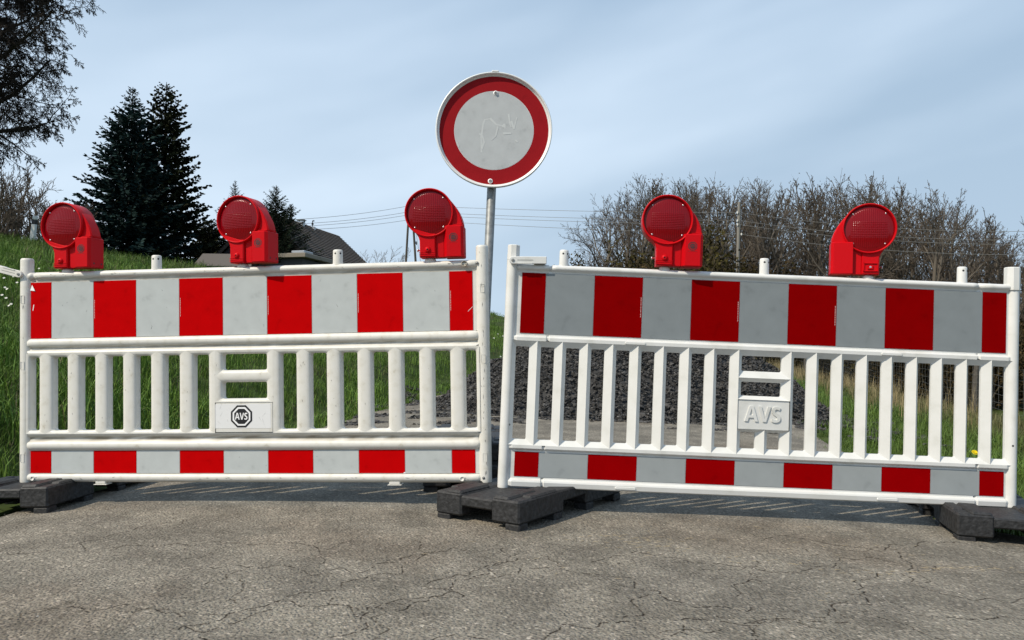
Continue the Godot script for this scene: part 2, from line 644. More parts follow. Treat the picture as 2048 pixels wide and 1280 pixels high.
func asphalt() -> StandardMaterial3D:
	var m := mat(1, 1, 1, 0.88, 0.3)
	var size := 2048
	# stones in the binder
	var n := FastNoiseLite.new()
	n.seed = 41
	n.noise_type = FastNoiseLite.TYPE_CELLULAR
	n.cellular_return_type = FastNoiseLite.RETURN_DISTANCE2_SUB
	n.frequency = 0.165
	n.fractal_octaves = 3
	n.fractal_gain = 0.6
	var stones := n.get_image(size, size, false, false, true)
	stones.convert(Image.FORMAT_RGBA8)
	# tone of the single stones and worn patches
	var n2 := FastNoiseLite.new()
	n2.seed = 42
	n2.noise_type = FastNoiseLite.TYPE_CELLULAR
	n2.cellular_return_type = FastNoiseLite.RETURN_CELL_VALUE
	n2.frequency = 0.26
	n2.fractal_type = FastNoiseLite.FRACTAL_NONE
	var g := Gradient.new()
	var tone := NoiseTexture2D.new()
	tone.width = size
	tone.height = size
	tone.noise = n2
	tone.seamless = false
	tone.color_ramp = ramp([[0.0, lin(0.158, 0.142, 0.115)], [0.45, lin(0.220, 0.200, 0.164)], [0.8, lin(0.262, 0.240, 0.198)], [0.96, lin(0.31, 0.275, 0.222)], [1.0, lin(0.48, 0.43, 0.36)]])
	m.albedo_texture = tone
	# wear and cracks, drawn over the patches
	var n3 := FastNoiseLite.new()
	n3.seed = 44
	n3.frequency = 0.006
	n3.fractal_octaves = 5
	var wear := n3.get_image(size, size, false, false, true)
	wear.convert(Image.FORMAT_RGBA8)
	wear.adjust_bcs(1.0, 0.17, 1.0)
	wear.adjust_bcs(1.86, 1.0, 1.0)
	# rusty and bluish worn patches
	var n4 := FastNoiseLite.new()
	n4.seed = 47
	n4.frequency = 0.012
	n4.fractal_octaves = 5
	var side := 256
	var stain := n4.get_seamless_image(side, side)
	stain.convert(Image.FORMAT_L8)
	var raw := stain.get_data()
	var tint := PackedByteArray()
	tint.resize(side * side * 4)
	for k in side * side:
		var v := raw[k] / 255.0
		var warm := v > 0.5
		tint[k * 4] = 214 if warm else 168
		tint[k * 4 + 1] = 176 if warm else 172
		tint[k * 4 + 2] = 150 if warm else 182
		tint[k * 4 + 3] = int(clampf(smoothstep(0.56, 0.85, v) * 0.11 if warm else smoothstep(0.44, 0.2, v) * 0.14, 0.0, 1.0) * 255.0)
	stain = Image.create_from_data(side, side, false, Image.FORMAT_RGBA8, tint)
	stain.resize(size, size, Image.INTERPOLATE_CUBIC)
	wear.blend_rect(stain, Rect2i(0, 0, size, size), Vector2i.ZERO)
	# cracks: broken lines that wander between the corners of the slabs they part
	var lines := [[[-1.25, -1.94], [-0.97, -2.0], [-0.62, -2.05], [-0.33, -2.42], [-0.12, -2.5]], [[-0.62, -2.05], [-0.35, -2.0], [-0.24, -2.2], [0.02, -2.38]],
		[[-0.42, -1.8], [-0.35, -2.0], [-0.18, -2.12], [-0.05, -2.3], [0.15, -2.6]], [[-0.95, -2.35], [-0.7, -2.38], [-0.42, -2.4], [-0.2, -2.55]], [[0.1, -1.85], [0.28, -1.95], [0.42, -2.1], [0.62, -2.15], [0.75, -2.3]],
		[[0.55, -1.8], [0.68, -1.98], [0.85, -2.05], [1.0, -2.25], [1.05, -2.5]], [[1.05, -1.85], [1.1, -2.05], [1.3, -2.2], [1.25, -2.45], [1.5, -2.6]], [[0.25, -2.45], [0.55, -2.5], [0.9, -2.42], [1.3, -2.5]],
		[[-0.62, -2.05], [-0.72, -1.8], [-0.65, -1.6]], [[0.42, -2.1], [0.3, -2.3], [0.05, -2.38]], [[-1.5, -2.7], [-1.0, -2.65], [-0.55, -2.72]], [[0.68, -1.98], [0.42, -1.85], [0.1, -1.85], [-0.35, -1.78]],
		[[1.3, -2.2], [1.6, -2.1], [1.9, -2.2]], [[0.9, -2.8], [1.3, -2.75], [1.8, -2.85]], [[-2.0, -2.5], [-1.5, -2.7], [-1.25, -2.95]]]
	rng.seed = 77
	for l in lines:
		for k in l.size() - 1:
			var a := Vector2(l[k][0], l[k][1])
			var b := Vector2(l[k + 1][0], l[k + 1][1])
			crack(a, b, stones, wear, size, 0.75)
			if rng.randf() < 0.6:
				var mid := a.lerp(b, rng.randf())
				crack(mid, mid + Vector2.from_angle(rng.randf() * TAU) * rng.randf_range(0.1, 0.3), stones, wear, size, 0.5)
	m.detail_enabled = true
	m.detail_blend_mode = BaseMaterial3D.BLEND_MODE_MUL
	m.detail_albedo = ImageTexture.create_from_image(wear)
	m.heightmap_enabled = true
	m.heightmap_texture = ImageTexture.create_from_image(stones)
	m.heightmap_scale = 1.0
	return m


func crack(a: Vector2, b: Vector2, high: Image, tone: Image, size: int, depth: float) -> void:
	var n := maxi(4, int(a.distance_to(b) * 500.0))
	var side := (b - a).orthogonal().normalized()
	var off := 0.0
	var pull := 0.0
	for k in n:
		var f := k / float(n)
		pull = pull * 0.93 + rng.randf_range(-1, 1) * 0.0011
		off += pull
		off *= 1.0 - 0.05 * smoothstep(0.75, 1.0, f)
		var p := a.lerp(b, f) + side * (off + 0.012 * sin(f * 9.0 + a.x * 7.0) * sin(f * PI))
		var x := posmod(int((p.x / 4.4 + 0.5) * size), size)
		var y := posmod(int((p.y / 4.4 + 0.27) * size), size)
		var w := 0 if rng.randf() < 0.35 else 1
		if rng.randf() < 0.12 or sin(f * 21.0 + a.x * 40.0) > 0.82:
			continue
		for dx in range(-w, w + 1):
			for dy in range(-w, w + 1):
				if dx * dx + dy * dy > w * w:
					continue
				var px := posmod(x + dx, size)
				var py := posmod(y + dy, size)
				high.set_pixel(px, py, high.get_pixel(px, py).lerp(Color.BLACK, depth))
				tone.set_pixel(px, py, tone.get_pixel(px, py).lerp(Color(0.25, 0.22, 0.19), depth * 0.8))


# ---------------------------------------------------------------- bare trees
func bare_tree(sd: int, height: float, trunk_r: float, o: Dictionary) -> Array:
	var r := RandomNumberGenerator.new()
	r.seed = sd
	var wood := Bulk.new()
	var crown := Bulk.new()
	var count: Array = o.count
	var ratio: Array = o.ratio
	var last := count.size()
	var stack := []
	for s in o.get("stems", 1):
		var lean: Vector3 = Vector3(r.randf_range(-1, 1), 0, r.randf_range(-1, 1)) * o.get("lean", 0.06)
		var start: Vector3 = Vector3(r.randf_range(-1, 1), 0, r.randf_range(-1, 1)) * o.get("base", 0.0) + Vector3.DOWN * 0.3
		stack.append([start, (Vector3.UP + lean).normalized(), height * r.randf_range(0.82, 1.0), trunk_r, 0])
	var droop: Array = o.droop
	var sides := [8, 5, 4, 3, 3, 3]
	var segs := [7, 5, 4, 3, 2, 1]
	while stack:
		var b: Array = stack.pop_back()
		var p: Vector3 = b[0]
		var dir: Vector3 = b[1]
		var length: float = b[2]
		var rad: float = b[3]
		var lvl: int = b[4]
		var n: int = segs[lvl]
		var pts := PackedVector3Array([p])
		var rr := PackedFloat32Array([rad])
		var wig: float = o.get("wiggle", 0.22) * (0.35 if lvl == 0 else pow(o.get("calm", 1.0), lvl - 1))
		for k in n:
			dir = (dir + Vector3(r.randf_range(-1, 1), r.randf_range(-1, 1), r.randf_range(-1, 1)) * wig + Vector3.UP * droop[lvl] / n).normalized()
			p += dir * length / n
			pts.append(p)
			var f := (k + 1.0) / n
			rr.append(maxf(rad * (1.0 - 0.8 * f), o.get("thin", 0.006) * (1.0 - 0.5 * f)))
		var to := wood if lvl <= 1 else crown
		to.tube(pts, rr, sides[lvl])
		if lvl >= last:
			continue
		var m: int = count[lvl]
		var spin := r.randf() * TAU
		for k in m:
			var lo: float = o.get("clear", 0.25) if lvl == 0 else 0.15
			var f := lo + (1.0 - lo) * (k + r.randf()) / m
			var at_seg := minf(f * n, n - 0.001)
			var s := int(at_seg)
			var q := pts[s].lerp(pts[s + 1], at_seg - s)
			var along := (pts[s + 1] - pts[s]).normalized()
			spin += 2.4 + r.randf_range(-0.4, 0.4)
			var ref := along.cross(Vector3.RIGHT if absf(along.x) < 0.8 else Vector3.FORWARD).normalized()
			var out_dir := ref.rotated(along, spin)
			var ang := deg_to_rad(r.randf_range(o.open[0], o.open[1])) * (1.0 - 0.35 * f)
			var nd := along * cos(ang) + out_dir * sin(ang)
			var ln: float = length * ratio[lvl] * (1.05 - (o.get("taper", 0.5) if lvl == 0 else 0.5) * f) * r.randf_range(0.75, 1.2)
			if o.has("dome"):
				# the crown fills a rounded envelope: shoots stop where they reach it
				var dome: Array = o.dome
				var c := Vector3(0, dome[0] * height, 0)
				var sc := Vector3(dome[1] * height, dome[2] * height, dome[1] * height)
				var edge: float = 1.0 + r.randf_range(-0.22, 0.08)
				var fit := 1.0
				while fit > 0.3 and ((q + nd * ln * fit - c) / sc).length() > edge:
					fit -= 0.1
				ln *= fit
			stack.append([q, nd.normalized(), ln, maxf(rr[s] * o.get("thick", 0.5), o.get("thin", 0.006)), lvl + 1])
		if o.has("leaves") and lvl >= last - 1:
			for k in o.leaves:
				var q := pts[r.randi() % pts.size()] + Vector3(r.randf_range(-1, 1), r.randf_range(-1, 1), r.randf_range(-1, 1)) * 0.35
				var a: Vector3 = Vector3(r.randf_range(-1, 1), r.randf_range(-1, 1), r.randf_range(-1, 1)) * o.leaf_size
				var c: Color = o.leaf_color
				c = c * r.randf_range(0.6, 1.4)
				var a2: Vector3 = a.cross(Vector3(r.randf_range(-1, 1), r.randf_range(-1, 1), r.randf_range(-1, 1))).normalized() * a.length()
				crown.face(q, q + a, q + a2, c)
	return [wood.mesh(), crown.mesh()]


func plant_bare(called: String, made: Array, bark: Material, twig: Material, label: String, category: String, where: Vector3, turn: float, size: Vector3, group: String) -> Node3D:
	var t := thing(called, label, category, Transform3D(Basis(Vector3.UP, turn).scaled(size), where), group)
	mesh_node("trunk", made[0], bark, t)
	mesh_node("crown", made[1], twig, t)
	return t


func twig_mat(r: float, g: float, b: float) -> StandardMaterial3D:
	var m := mat(r, g, b, 0.9, 0.15)
	m.vertex_color_use_as_albedo = true
	m.cull_mode = BaseMaterial3D.CULL_DISABLED
	return m


func on_land(x: float, depth: float) -> Vector3:
	var px := (x - 1024.0) / FOCAL * depth
	return Vector3(px, land(px, -depth), -depth)


func woods_and_hedges() -> void:
	# the big bare tree whose crown hangs in from the left
	var big := bare_tree(101, 12.5, 0.34, {"count": [34, 11, 8, 7, 8], "ratio": [0.38, 0.50, 0.48, 0.48, 0.50], "droop": [0.0, 0.2, -0.1, -0.35, -0.5, -0.5], "open": [55, 88], "clear": 0.29, "taper": 0.2, "wiggle": 0.25, "calm": 0.82, "thick": 0.42, "thin": 0.0085})
	var where := on_land(-185, 21.0)
	plant_bare("bare_tree", big, M.bark_dark, twig_mat(0.040, 0.033, 0.028), "large dark leafless tree whose drooping crown hangs in at the upper left", "tree", where, PI + 0.25, Vector3.ONE, "")

	# hedge of leafless shrubs on the crest of the bank
	var tw := twig_mat(0.105, 0.088, 0.072)
	var kinds := []
	for k in 2:
		kinds.append(bare_tree(120 + k, 3.6, 0.05, {"stems": 7, "base": 0.5, "lean": 0.35, "count": [11, 7, 4], "ratio": [0.42, 0.5, 0.5], "droop": [0.05, 0.35, 0.25, 0.1], "open": [22, 52], "clear": 0.15, "wiggle": 0.24, "thick": 0.55, "thin": 0.009}))
	var spots := [[-60, 30.5, 1.2], [-14, 28.0, 1.05], [34, 29.0, 1.0], [78, 28.0, 0.88], [112, 30.0, 0.8], [150, 34.0, 0.85]]
	var said := ["leafless shrub at the left frame edge on the crest of the bank", "tall leafless shrub on the crest, left of the white delineator post", "leafless many-stemmed shrub on the crest just left of the delineator post", "leafless shrub on the crest right behind the white delineator post", "low leafless shrub above the leftmost red lamp", "small pale shrub between the leafless hedge and the blue-green spruce"]
	for k in spots.size():
		var s: Array = spots[k]
		plant_bare("bare_shrub", kinds[k % 2], M.bark_hedge, tw, said[k], "shrub", on_land(s[0], s[1]), k * 1.9, Vector3(1, s[2], 1) * (0.95 + 0.1 * (k % 3)), "leafless shrubs on the crest of the bank")

	# wood on the right: tall bare trees in rows, denser behind
	var wt := twig_mat(0.108, 0.091, 0.074)
	var wt2 := twig_mat(0.102, 0.082, 0.060)
	var forms := []
	for k in 4:
		forms.append(bare_tree(140 + k, 10.0, 0.23, {"count": [13, 9, 6, 5], "ratio": [0.62, 0.50, 0.44, 0.46], "droop": [0.05, 0.42, 0.25, 0.12, 0.1], "open": [26, 54], "clear": 0.13 + 0.04 * k, "taper": 0.30, "wiggle": 0.20, "calm": 0.75, "thick": 0.52, "thin": 0.0115, "dome": [0.62, 0.30 + 0.03 * (k % 3), 0.46]}))
	var stout := bare_tree(150, 11.0, 0.25, {"count": [14, 9, 7, 6], "ratio": [0.58, 0.5, 0.45, 0.42], "droop": [0.0, 0.25, 0.15, 0.05, 0.0], "open": [36, 68], "clear": 0.10, "taper": 0.4, "wiggle": 0.25, "calm": 0.8, "thick": 0.52, "thin": 0.012, "dome": [0.52, 0.52, 0.52]})
	var leafy := bare_tree(151, 10.0, 0.19, {"count": [13, 8, 6, 5], "ratio": [0.60, 0.48, 0.44, 0.44], "droop": [0.05, 0.45, 0.25, 0.1, 0.1], "taper": 0.30, "calm": 0.75, "dome": [0.60, 0.34, 0.46], "open": [28, 60], "clear": 0.15, "wiggle": 0.2, "thick": 0.5, "thin": 0.015, "leaves": 1, "leaf_size": 0.08, "leaf_color": Color(0.80, 0.66, 0.44)})
	# x in the photograph, depth, top of the crown in the photograph, form
	var rows := [[1192, 50, 388, 4], [1262, 52, 352, 0], [1318, 55, 346, 5], [1352, 51, 350, 1], [1408, 57, 356, 2], [1445, 52, 346, 3], [1502, 55, 362, 0], [1556, 52, 352, 1], [1608, 57, 352, 5], [1652, 54, 346, 2],
		[1704, 50, 338, 3], [1752, 56, 356, 0], [1800, 53, 384, 5], [1850, 50, 372, 1], [1902, 52, 376, 2], [1948, 56, 410, 3], [1985, 50, 444, 4], [2040, 53, 438, 0], [2100, 50, 420, 1], [2170, 52, 410, 2],
		[1290, 66, 372, 3], [1385, 68, 372, 1], [1480, 66, 378, 5], [1575, 69, 378, 2], [1680, 66, 372, 5], [1770, 68, 392, 3], [1865, 66, 410, 5], [1945, 69, 440, 1], [2030, 66, 462, 5],
		[1240, 60, 372, 1], [1335, 61, 360, 0], [1425, 60, 362, 5], [1530, 62, 366, 3], [1630, 60, 362, 0], [1725, 61, 360, 2], [1825, 60, 392, 1], [1910, 62, 405, 0]]
	var words := ["spreading low leafless tree at the left end of the wood", "leafless tree with the rounded left shoulder of the wood", "brown-budded tree behind the lamp on the right barrier's left half", "leafless tree just right of the lamp on the right barrier's left half", "slender leafless tree left of the wooden power pole", "leafless tree directly above the wooden power pole", "leafless tree right of the wooden power pole", "leafless tree above the middle of the right barrier", "olive-budded tree between the two lamps of the right barrier", "leafless tree left of the rightmost red lamp",
		"tallest leafless tree, just left above the rightmost red lamp", "leafless tree straight behind the rightmost red lamp", "olive-budded tree just right of the rightmost red lamp", "leafless tree above the last grey stripe of the right barrier", "leafless tree with a pointed top above the right barrier's end peg", "leafless tree sloping down at the right end of the wood", "low spreading leafless tree above the right barrier's end post", "leafless tree at the right frame edge", "leafless tree outside the right frame edge", "second leafless tree outside the right frame edge"]
	for k in rows.size():
		var s: Array = rows[k]
		var base := on_land(s[0], s[1])
		var top := at(s[0], s[2], s[1]).y
		var made: Array = leafy if s[3] == 5 else (stout if s[3] == 4 else forms[s[3]])
		var tall: float = 1.0 * (top - base.y) / (made[1].get_aabb().end.y * 0.985)
		var label: String = words[k] if k < words.size() else "bare tree in the %s row of the wood, %s in that row from the left" % ["hindmost" if k < 29 else "middle", ["first", "second", "third", "fourth", "fifth", "sixth", "seventh", "eighth", "ninth"][(k - 20) % 9]]
		plant_bare("forest_tree", made, M.bark_forest, wt2 if s[3] == 5 else wt, label, "tree", base, k * 2.39, Vector3(1.0, 1.0, 1.0) * tall, "back row trees of the wood" if k >= words.size() else "front row trees of the wood")
	# dark undergrowth between the trunks
	var under := []
	for k in 2:
		under.append(bare_tree(160 + k, 3.6, 0.05, {"stems": 6, "base": 1.1, "lean": 0.5, "count": [7, 5, 3], "ratio": [0.5, 0.5, 0.5], "droop": [0.1, 0.3, 0.1, 0.0], "open": [25, 60], "clear": 0.1, "wiggle": 0.22, "thick": 0.55, "thin": 0.013, "leaves": 13, "leaf_size": 0.10, "leaf_color": Color(0.70, 0.60, 0.42) if k else Color(0.60, 0.62, 0.32)}))
	var uw := twig_mat(0.075, 0.062, 0.04)
	for form in 2:
		var xfs := []
		var cols := []
		for k in 34:
			var x := 1215.0 + 870.0 * (k % 17 + 0.5) / 17.0 + rng.randf_range(-22, 22)
			var d := (47.0 if k < 17 else 60.0) + rng.randf_range(-2, 4)
			var big_scale := rng.randf_range(1.0, 1.5)
			xfs.append(Transform3D(Basis(Vector3.UP, rng.randf() * TAU).scaled(Vector3(1.2, rng.randf_range(0.95, 1.25), 1.2) * big_scale), on_land(x, d)))
			cols.append(grey(rng.randf_range(0.7, 1.15)))
		var joined := Bulk.new()
		for part in 2:
			var arr: Array = under[form][part].surface_get_arrays(0)
			var base := joined.v.size()
			joined.v.append_array(arr[Mesh.ARRAY_VERTEX])
			joined.n.append_array(arr[Mesh.ARRAY_NORMAL])
			joined.c.append_array(arr[Mesh.ARRAY_COLOR])
			for e in arr[Mesh.ARRAY_INDEX]:
				joined.i.append(e + base)
		tag(scatter("undergrowth", joined.mesh(), uw, xfs, cols, null), "dark twiggy undergrowth between the trunks of the wood" if form == 0 else "olive twiggy undergrowth along the foot of the wood", "undergrowth")
	# tiny bare bushes on the skyline
	var wee := bare_tree(170, 2.2, 0.016, {"stems": 6, "base": 0.7, "lean": 0.5, "count": [9, 6], "ratio": [0.45, 0.5], "droop": [0.0, 0.3, 0.2], "open": [20, 45], "wiggle": 0.18, "thin": 0.007})
	var pale := twig_mat(0.16, 0.14, 0.12)
	plant_bare("bare_shrub", wee, M.bark_hedge, pale, "pale bare bush on the skyline right of the house roof", "shrub", at(760, 550, 42.0), 0.3, Vector3(0.95, 0.72, 0.95), "")
	plant_bare("bare_shrub", wee, M.bark_hedge, pale, "small bare bush on the grassy skyline between the two barriers", "shrub", at(990, 662, 46.0), 1.1, Vector3(0.55, 0.42, 0.55), "")


# ---------------------------------------------------------------- conifers
func conifer(sd: int, h: float, half: float, o: Dictionary) -> Array:
	var r := RandomNumberGenerator.new()
	r.seed = sd
	var wood := Bulk.new()
	var crown := Bulk.new()
	wood.tube(PackedVector3Array([Vector3.DOWN * 0.3, Vector3(0, h * 0.5, 0), Vector3(0.03, h, 0)]), PackedFloat32Array([0.13 * h / 9, 0.08 * h / 9, 0.012]), 7)
	var y := h * 0.03
	var whorl := 0
	while y < h * 0.985:
		var f := y / h
		var reach: float = half * pow(1.0 - f, o.power) * r.randf_range(o.get("vary", 0.85), 1.14) + 0.04
		var n := int(lerpf(o.many, 5.0, f))
		for k in n:
			var a := TAU * (k + r.randf_range(-0.3, 0.3)) / n + whorl * 0.7
			var out := Vector3(cos(a), 0, sin(a))
			var len := reach * r.randf_range(o.ragged, 1.1)
			var lift: float = lerpf(o.lift_low, o.lift_high, f) + r.randf_range(-0.12, 0.12)
			var p := Vector3(0, y + r.randf_range(-0.1, 0.1), 0)
			var dir := (out + Vector3.UP * lift).normalized()
			var m := maxi(3, int(len / o.step))
			var tone := r.randf_range(0.6, 1.35)
			var pts := PackedVector3Array([p])
			for j in m:
				dir = (dir + Vector3.UP * o.curl / m).normalized()
				p += dir * len / m
				pts.append(p)
				var g := (j + 1.0) / m
				if g < 0.25 and len > 0.6:
					continue
				var side := dir.cross(Vector3.UP).normalized()
				for sgn in [-1.0, 1.0]:
					for q in o.sprays:
						var tl: float = o.spray * r.randf_range(0.6, 1.2) * (1.15 - 0.5 * g) * clampf(len / 0.8, 0.35, 1.0)
						var td: Vector3 = (dir * r.randf_range(0.5, 0.9) + side * sgn * r.randf_range(0.3, 1.0) + Vector3.UP * r.randf_range(-0.55, 0.3)).normalized()
						var w: Vector3 = td.cross(Vector3(r.randf_range(-1, 1), r.randf_range(-1, 1), r.randf_range(-1, 1))).normalized() * tl * o.width
						var c: Color = o.color * (tone * r.randf_range(0.75, 1.25))
						var mid: Vector3 = p + td * tl * 0.55
						crown.face(p, mid + w, mid - w, c)
						crown.face(mid + w, p + td * tl, mid - w, c)
			wood.tube(PackedVector3Array([pts[0], pts[m / 2], pts[m]]), PackedFloat32Array([0.03 * (1.0 - f) + 0.008, 0.012, 0.006]), 3)
		whorl += 1
		y += o.gap * lerpf(1.0, 0.55, f) * h / 9.0 * r.randf_range(0.85, 1.15)
	return [wood.mesh(), crown.mesh()]


func plant_conifer(called: String, made: Array, label: String, where: Vector3, turn := 0.0) -> void:
	var t := thing(called, label, "tree", Transform3D(Basis(Vector3.UP, turn), where))
	mesh_node("trunk", made[0], M.bark_dark, t)
	mesh_node("crown", made[1], M.needle, t)


func conifers() -> void:
	var spruce := {"power": 0.78, "many": 21, "ragged": 0.6, "lift_low": -0.12, "lift_high": 0.5, "curl": 0.25, "step": 0.13, "sprays": 2, "spray": 0.36, "width": 0.20, "gap": 0.27, "color": Color(0.015, 0.030, 0.029)}
	var brown := {"vary": 0.70, "power": 0.62, "many": 19, "ragged": 0.55, "lift_low": -0.25, "lift_high": 0.25, "curl": 0.45, "step": 0.15, "sprays": 3, "spray": 0.30, "width": 0.30, "gap": 0.33, "color": Color(0.026, 0.029, 0.015)}
	var young := {"power": 0.9, "many": 13, "ragged": 0.7, "lift_low": 0.0, "lift_high": 0.6, "curl": 0.3, "step": 0.11, "sprays": 3, "spray": 0.26, "width": 0.09, "gap": 0.30, "color": Color(0.019, 0.029, 0.018)}
	var a := on_land(256, 34.0)
	plant_conifer("spruce_tree", conifer(201, at(256, 168, 34.0).y - a.y, 3.1, spruce), "dark blue-green spruce with a spiky leader, left of the pair", a)
	a = on_land(324, 35.5)
	plant_conifer("cypress_tree", conifer(202, at(324, 158, 35.5).y - a.y, 2.75, brown), "dark brownish conifer with a ragged tufted outline, right of the pair", a)
	a = on_land(466, 41.0)
	plant_conifer("spruce_tree", conifer(203, at(466, 362, 41.0).y - a.y, 2.3, young), "spruce whose tip shows above the second red lamp", a)
	a = on_land(548, 36.0)
	plant_conifer("spruce_tree", conifer(204, at(548, 368, 36.0).y - a.y, 2.5, young), "young spruce with a long leader, in front of the house roof", a)
	a = on_land(580, 38.0)
	plant_conifer("spruce_tree", conifer(205, at(580, 408, 38.0).y - a.y, 0.95, young), "thin sparse spruce tip standing against the house roof ridge", a)
	a = on_land(415, 40.0)
	plant_conifer("spruce_tree", conifer(206, at(420, 438, 40.0).y - a.y, 1.7, brown), "low dark conifer between the tall pair and the second red lamp", a)


# ---------------------------------------------------------------- house
func house() -> void:
	# ridge runs away from the camera; its slope to the right is what shows over the barrier
	var near := at(560, 432, 38.6)
	var far := at(676, 473, 45.4)
	far.y = near.y
	var t := thing("house", "house with dark brown tiled roof half hidden by spruces", "house", Transform3D(Basis(), Vector3.ZERO))
	var along := (far - near).normalized()
	var out := along.cross(Vector3.UP).normalized()
	if out.x < 0.0:
		out = -out
	var down := (out * 1.0 + Vector3.DOWN * 0.93).normalized()
	var run := (far - near).length()
	var near0 := near - along * 2.0
	run += 2.0
	var long := 5.4
	var sides := [[out, down], [-out, (-out + Vector3.DOWN * 0.93).normalized()]]
	for k in 2:
		var s := st_new()
		var dn: Vector3 = sides[k][1]
		var nrm: Vector3 = (sides[k][0] * 0.93 + Vector3.UP).normalized()
		var rows := 30
		for q in rows:
			# each course of tiles laps over the one below
			var a0 := near0 + dn * long * q / rows + nrm * 0.012
			var a1 := near0 + dn * long * (q + 1) / rows + nrm * 0.055
			var b0 := a0 + along * run
			var b1 := a1 + along * run
			quad(s, a0, b0, b1, a1, nrm)
			quad(s, a1, b1, b1 - nrm * 0.06, a1 - nrm * 0.06, dn)
		# verge boards
		for e in [near0, near0 + along * run]:
			quad(s, e, e + dn * long, e + dn * long - nrm * 0.16, e - nrm * 0.16, along)
		put("roof_slope", s, M.roof_tile, t)
	var w := st_new()
	var half := 3.1
	var top := near.y - half * 0.93 - 0.12
	var g := near0 + along * 0.3
	var e := g + along * (run - 0.6)
	var fl := land(near.x, near.z) - 0.5
	for pr in [[g, e, out], [g, e, -out]]:
		var o: Vector3 = pr[2] * half
		quad(w, Vector3(g.x, fl, g.z) + o, Vector3(e.x, fl, e.z) + o, Vector3(e.x, top, e.z) + o, Vector3(g.x, top, g.z) + o, pr[2])
	for p in [[g, -along], [e, along]]:
		var c: Vector3 = p[0]
		var l := Vector3(c.x, fl, c.z) - out * half
		var r := Vector3(c.x, fl, c.z) + out * half
		quad(w, l, r, Vector3(r.x, top, r.z), Vector3(l.x, top, l.z), p[1])
		tri(w, Vector3(l.x, top, l.z), Vector3(r.x, top, r.z), Vector3(c.x, near.y - 0.2, c.z), p[1])
	put("wall", w, M.render_wall, t)
	# metal flue with a hood, and a second lower stack with an aerial
	for c in [[613, 470, 438, 40.6, 0.17], [632, 472, 449, 41.9, 0.15]]:
		var p: Vector3 = near + along * (c[3] - 38.6) * 1.02
		var foot := Vector3(p.x, near.y - 0.35, p.z) + out * 0.12
		var hgt: float = at(c[0], c[2], c[3]).y - near.y + 0.3
		var s := st_new()
		cbox(s, foot + Vector3(-c[4], 0, -c[4]), foot + Vector3(c[4], hgt * 0.78, c[4]), 0.01)
		var ch := put("chimney", s, M.sheet_metal, t)
		s = st_new()
		if c[0] == 613:
			for sx in [-1, 1]:
				for sz in [-1, 1]:
					var q := foot + Vector3(sx * 0.14, hgt * 0.78, sz * 0.14)
					cbox(s, q - Vector3(0.015, 0, 0.015), q + Vector3(0.015, hgt * 0.18, 0.015), 0.002)
			cbox(s, foot + Vector3(-0.24, hgt * 0.96, -0.24), foot + Vector3(0.24, hgt * 0.99, 0.24), 0.005)
			put("hood", s, M.sheet_metal, ch)
		else:
			var q := foot + Vector3(0, hgt * 0.78, 0)
			cbox(s, q + Vector3(-0.02, 0, -0.02), q + Vector3(0.02, 0.34, 0.02), 0.003)
			cbox(s, q + Vector3(-0.05, 0.12, -0.05), q + Vector3(0.05, 0.22, 0.05), 0.01)
			cbox(s, q + Vector3(0.0, 0.3, -0.02), q + Vector3(0.1, 0.36, 0.02), 0.003)
			put("aerial", s, M.black_print, ch)
	# flat-roofed annex with a pale roof edge, set along the house
	var ax := thing("annex", "low annex with pale roof edge in front of the house roof", "annex", Transform3D(Basis(-out, Vector3.UP, along), at(611, 505, 34.3)))
	var s2 := st_new()
	cbox(s2, Vector3(0.0, -0.20, 0.0), Vector3(2.6, 0.0, 4.9), 0.02)
	put("roof_edge", s2, M.fascia, ax)
	s2 = st_new()
	cbox(s2, Vector3(0.25, -3.5, 0.25), Vector3(2.4, -0.202, 4.7), 0.02)
	put("wall", s2, M.render_wall, ax)
	s2 = st_new()
	cbox(s2, Vector3(0.15, 0.002, 0.2), Vector3(0.8, 0.13, 1.1), 0.06)
	put("skylight", s2, M.sheet_metal, ax)
	# shed at the left of it
	var sh := thing("shed", "low shed with grey brown roof beside the dark conifers", "shed", Transform3D(Basis(Vector3.UP, 0.12), at(428, 531, 33.0)))
	s2 = st_new()
	quad(s2, Vector3(-0.80, -0.05, 0.30), Vector3(1.6, -0.05, 0.30), Vector3(1.6, 0.55, -0.35), Vector3(-0.56, 0.55, -0.35), Vector3(0, 1, 0.9))
	quad(s2, Vector3(-0.80, -0.05, -1.0), Vector3(1.6, -0.05, -1.0), Vector3(1.6, 0.55, -0.35), Vector3(-0.56, 0.55, -0.35), Vector3(0, 1, -0.9))
	put("roof", s2, mat(0.11, 0.097, 0.086, 0.85), sh)
	s2 = st_new()
	cbox(s2, Vector3(-0.7, -2.5, -0.95), Vector3(1.5, -0.06, 0.24), 0.01)
	put("wall", s2, M.render_wall, sh)


